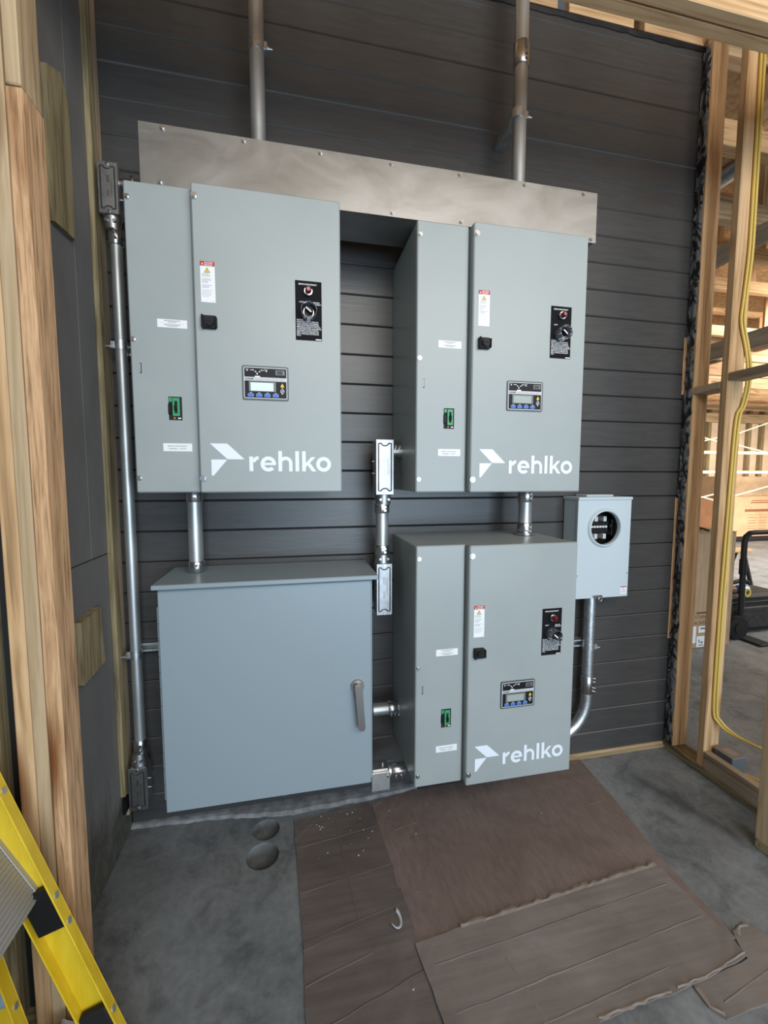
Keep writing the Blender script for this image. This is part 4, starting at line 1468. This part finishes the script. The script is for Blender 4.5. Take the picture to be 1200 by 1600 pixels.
t.part('label_plate', MB().cbox(2.055, 2.100, -0.335, -0.280, 0.154, 0.155, 0.0004), plain('beige_label', (0.33, 0.27, 0.23), 0.6))
for k in range(3):
    pts = [(2.06 + 0.01 * k, -0.355, 0.10 - 0.01 * k), (2.055 + 0.012 * k, -0.40, 0.095), (2.06 + 0.01 * k, -0.46, 0.075 + 0.015 * k), (2.065, -0.52, 0.07 + 0.01 * k)]
    t.part('lead', MB().tube(smooth(pts, 4), 0.006, 8), CABLE)

# ================================================================== HALL BEYOND THE STUD WALL
def fbox(name, x0, x1, y0, y1, z0, z1, mat, label, cat, c=0.006, **k):
    return single(name, MB().cbox(x0, x1, y0, y1, z0, z1, c), mat, ((x0 + x1) / 2, (y0 + y1) / 2, z0), label, cat, **k)


t = Thing('cardboard_carton', (3.58, 1.28, 0), 'tall tan cardboard carton seen between the two right studs', 'carton')
t.part('box', MB().cbox(3.345, 3.80, 1.08, 1.48, 0, 1.02, 0.006), KRAFT)
t.part('flap', MB().cbox(3.345, 3.80, 1.075, 1.48, 1.022, 1.028, 0.002), KRAFT)
mb = MB()
mb.text('STANDARD', 3.408, 0.266, 1.0790, 0, h=0.034)
mb.text('BACKER', 3.372, 0.213, 1.0790, 0, h=0.034)
mb.quad(3.42, 3.60, 0.312, 0.326, 1.0790, 0)
t.part('lettering', mb, plain('brown_print', (0.10, 0.06, 0.04), 0.7))
mb = MB().cbox(3.452, 3.56, 1.078, 1.081, 0.140, 0.197, 0.0005, 0).quad(3.47, 3.55, 0.172, 0.184, 1.0775, 1)
mb.cbox(3.437, 3.525, 1.078, 1.081, 0.012, 0.108, 0.0005, 0)
mb.quad(3.458, 3.468, 0.050, 0.080, 1.0775, 1).quad(3.480, 3.502, 0.046, 0.060, 1.0775, 1).quad(3.455, 3.51, 0.025, 0.032, 1.0775, 1)
mb.cbox(3.380, 3.425, 1.078, 1.081, 0.05, 0.200, 0.0005, 0)
t.part('label', mb, [WHITE, TXT])
# offcuts lying on the carton
for k in range(3):
    single('wire_offcut', MB().tube([(3.36, 1.11 + .07 * k, 1.039), (3.44, 1.12 + .07 * k, 1.065 + .006 * k), (3.53, 1.11 + .07 * k, 1.039)], 0.010, 8),
           [BLACK, PALE['x'], GALV][k], (3.44, 1.12 + .07 * k, 1.029), ['black', 'pale', 'grey'][k] + ' bent offcut lying on top of the tan carton', 'offcut')

t = Thing('tool_bag', (4.35, 1.45, 0), 'black tool bag on the hall floor beyond the studs', 'tool bag')
t.part('bag', MB().cbox(4.06, 4.72, 1.30, 1.62, 0.015, 0.375, 0.03), BAG)
for k, z in enumerate((0.29, 0.335)):
    t.part('strap', MB().cbox(4.055, 4.725, 1.292, 1.63, z, z + 0.018, 0.004), RUBBER)
t.part('pocket', MB().cbox(4.16, 4.60, 1.275, 1.30, 0.05, 0.26, 0.01), BAG)
t.part('carry_handle', MB().tube(smooth([(4.05, 1.36, 0.47), (4.15, 1.36, 0.485), (4.28, 1.36, 0.50), (4.33, 1.36, 0.47)], 4), 0.02, 10), RUBBER)
fbox('hand_tool', 4.25, 4.36, 1.34, 1.44, 0.376, 0.44, BLUE, 'blue tool poking out of the black bag', 'tool', 0.02)
fbox('hand_tool', 4.09, 4.20, 1.34, 1.44, 0.376, 0.445, plain('rust_brown', (0.20, 0.09, 0.03), 0.6), 'brown tool poking out of the black bag', 'tool', 0.02)
single('tape_measure', MB().tube([(4.235 + 0.03 * cos(a), 1.285, 0.40 + 0.035 * sin(a)) for a in [2 * pi * k / 16 for k in range(17)]], 0.008, 8), YEL, (4.235, 1.285, 0.36), 'yellow ring clipped to the black tool bag', 'tool')
t = Thing('hand_cart', (4.2, 1.22, 0), 'black tubular hand cart standing against the tool bag', 'cart')
hp = [(4.085, 1.22, 0.03), (4.08, 1.22, 0.50), (4.072, 1.22, 0.77), (4.072, 1.22, 0.90), (4.085, 1.22, 0.955), (4.13, 1.22, 0.985), (4.20, 1.22, 0.99), (4.50, 1.22, 0.99)]
t.part('frame', MB().tube(hp, 0.024, 12), RUBBER)
t.part('sleeve', MB().tube([(4.0745, 1.22, 0.60), (4.072, 1.22, 0.74)], 0.030, 12), BLACK)
t.part('wheel', MB().cyl((4.00, 1.16, 0.11), (4.00, 1.21, 0.11), 0.11, 24).cyl((4.00, 1.15, 0.11), (4.00, 1.22, 0.11), 0.05, 16), RUBBER)
t.part('toe_plate', MB().cbox(4.02, 4.16, 0.98, 1.20, 0.005, 0.02, 0.003), RUBBER)

# far crate, boards
t = Thing('shipping_crate', (10.9, 6.3, 0), 'large orange-brown printed carton by the far hall wall', 'carton')
t.part('box', MB().cbox(9.6, 12.4, 6.0, 6.6, 0.12, 1.06, 0.01), KRAFT2)
t.part('skid', MB().cbox(9.6, 12.4, 6.0, 6.6, 0.02, 0.115, 0.01), RUBBER)
mb = MB()
mb.quad(10.25, 12.2, 0.70, 0.76, 5.995, 0)
for k in range(9):
    mb.quad(10.35 + 0.32 * (k % 3), 10.6 + 0.32 * (k % 3), 0.30 + 0.13 * (k // 3), 0.31 + 0.13 * (k // 3), 5.995, 0)
    mb.quad(10.35 + 0.32 * (k % 3), 10.6 + 0.32 * (k % 3), 0.36 + 0.13 * (k // 3), 0.367 + 0.13 * (k // 3), 5.995, 0)
mb.quad(10.4, 10.95, 0.90, 0.925, 5.995, 0).quad(10.42, 10.9, 0.95, 0.97, 5.995, 0)
t.part('print', mb, plain('rust_print', (0.22, 0.08, 0.04), 0.7))
fbox('board_stack', 9.55, 12.4, 6.02, 6.6, 1.062, 1.52, KRAFT, 'plain tan carton lying on the printed one', 'carton', 0.01)

wfar = Thing('wall_far', (11, 7.0, 0), kind='structure')
wfar.part('sheathing', MB().box(4.0, 16.0, 7.05, 7.12, 0, 6.0), CREAM)
for k in range(16):
    x = 8.5 + 0.42 * k
    wfar.part('stud', MB().cbox(x, x + 0.09, 6.95, 7.05, 0, 3.60, 0.005), TREAT['z'])
wfar.part('plate', MB().cbox(8.0, 16, 6.93, 7.05, 3.60, 3.90, 0.005), PINE['x'])
wfar.part('blocking', MB().cbox(8.0, 16, 6.94, 7.05, 2.88, 3.10, 0.005), PALE['x'])
single('wall_east', MB().box(15.9, 16.0, -9.0, 7.1, 0, 6.0), CREAM, (16, 0, 0), kind='structure')

t = Thing('scaffold', (8.7, 5.0, 0), 'cream tubular scaffold frame in the hall beyond the studs', 'scaffold')
for z in (1.60, 1.985):
    t.part('ledger', MB().cyl((7.2, 5.0, z), (11.0, 5.0, z), 0.032, 10), SCAF)
for x in (8.32, 10.6, 7.1):
    t.part('standard', MB().cyl((x, 5.0, 0), (x, 5.0, 3.3), 0.034, 10), SCAF)
for (xa, za, xb, zb) in ((7.1, 2.45, 8.32, 2.18), (7.1, 2.05, 8.32, 2.30), (8.40, 2.28, 10.6, 2.95), (8.40, 2.2, 10.6, 1.8), (8.40, 1.05, 10.6, 1.55), (7.1, 0.95, 8.32, 1.18), (7.1, 1.30, 8.32, 1.02)):
    t.part('brace', MB().cyl((xa, 5.05, za), (xb, 5.05, zb), 0.014, 8), SCAF)
t = Thing('orange_ladder', (7.95, 5.4, 0), 'orange ladder upright in the hall behind the first stud', 'ladder')
for x in (7.86, 8.22):
    t.part('rail', MB().cbox(x, x + 0.05, 5.4, 5.44, 0, 2.75, 0.004), ORANGE)
for k in range(9):
    t.part('rung', MB().cyl((7.9, 5.42, 0.25 + 0.29 * k), (8.24, 5.42, 0.25 + 0.29 * k), 0.016, 8), ORANGE)
t = Thing('sawhorse', (4.90, 2.13, 0), 'yellow topped sawhorse at the right edge beyond the tool bag', 'sawhorse')
t.part('top_plank', MB().cbox(4.50, 5.30, 2.06, 2.20, 0.62, 0.655, 0.004), PINE['x'])
for x in (4.62, 5.20):
    for sy in (-1, 1):
        t.part('leg', MB().tube([(x, 2.13 + 0.22 * sy, 0), (x, 2.13 + 0.04 * sy, 0.63)], 0.022, 8), RUBBER)

# overhead framing of the hall
ch = Thing('ceiling', (6, 2, 3.0), kind='structure')
ch.part('deck', MB().box(2.10, 16.0, -4.0, 8.0, 4.95, 5.0), OSB)
ch.part('beam', MB().cbox(3.20, 3.24, -1.0, 6.8, 3.115, 3.25, 0.004), GREYW['y'])
ch.part('beam', MB().cbox(4.20, 4.26, -1.0, 6.8, 2.70, 2.86, 0.004), GREYW['y'])
ch.part('beam', MB().cbox(2.85, 2.89, -1.0, 6.8, 3.62, 3.80, 0.004), PINE['y'])
ch.part('beam', MB().cbox(5.80, 5.86, -1.0, 6.8, 3.10, 3.32, 0.004), PINE['y'])
ch.part('vent_pipe', MB().cyl((3.0, -0.5, 3.62), (3.0, 6.0, 3.62), 0.07, 16), GALVR)
rnd = random.Random(8)
for k, y in enumerate((0.35, 0.95, 1.6, 2.3, 3.0, 3.8, 4.6, 5.4, 6.2)):
    zb, zt = (4.04, 4.62) if k < 5 else (3.75, 4.45)
    if k in (0, 1):
        zb, zt = 3.50, 4.00
    ch.part('truss_chord', MB().cbox(2.12, 14.0, y, y + 0.09, zb, zb + 0.15, 0.004), [PINE, PALE][k % 2]['x'])
    ch.part('truss_chord', MB().cbox(2.12, 14.0, y, y + 0.09, zt, zt + 0.09, 0.004), PINE['x'])
    for q in range(14):
        x = 2.3 + 0.62 * q + 0.15 * (k % 3)
        ch.part('truss_web', MB().cbox(x, x + 0.12, y + 0.02, y + 0.06, zb + 0.15, zt, 0.003), FIR['z'] if q % 2 else PINE['z'])
for k in range(6):
    y = 2.6 + 0.75 * k
    ch.part('joist', MB().cbox(4.3, 14.0, y, y + 0.05, 2.98 + 0.02 * k, 3.20 + 0.02 * k, 0.004), [PINE, FIR, PALE][k % 3]['x'])

bpy.context.view_layer.update()
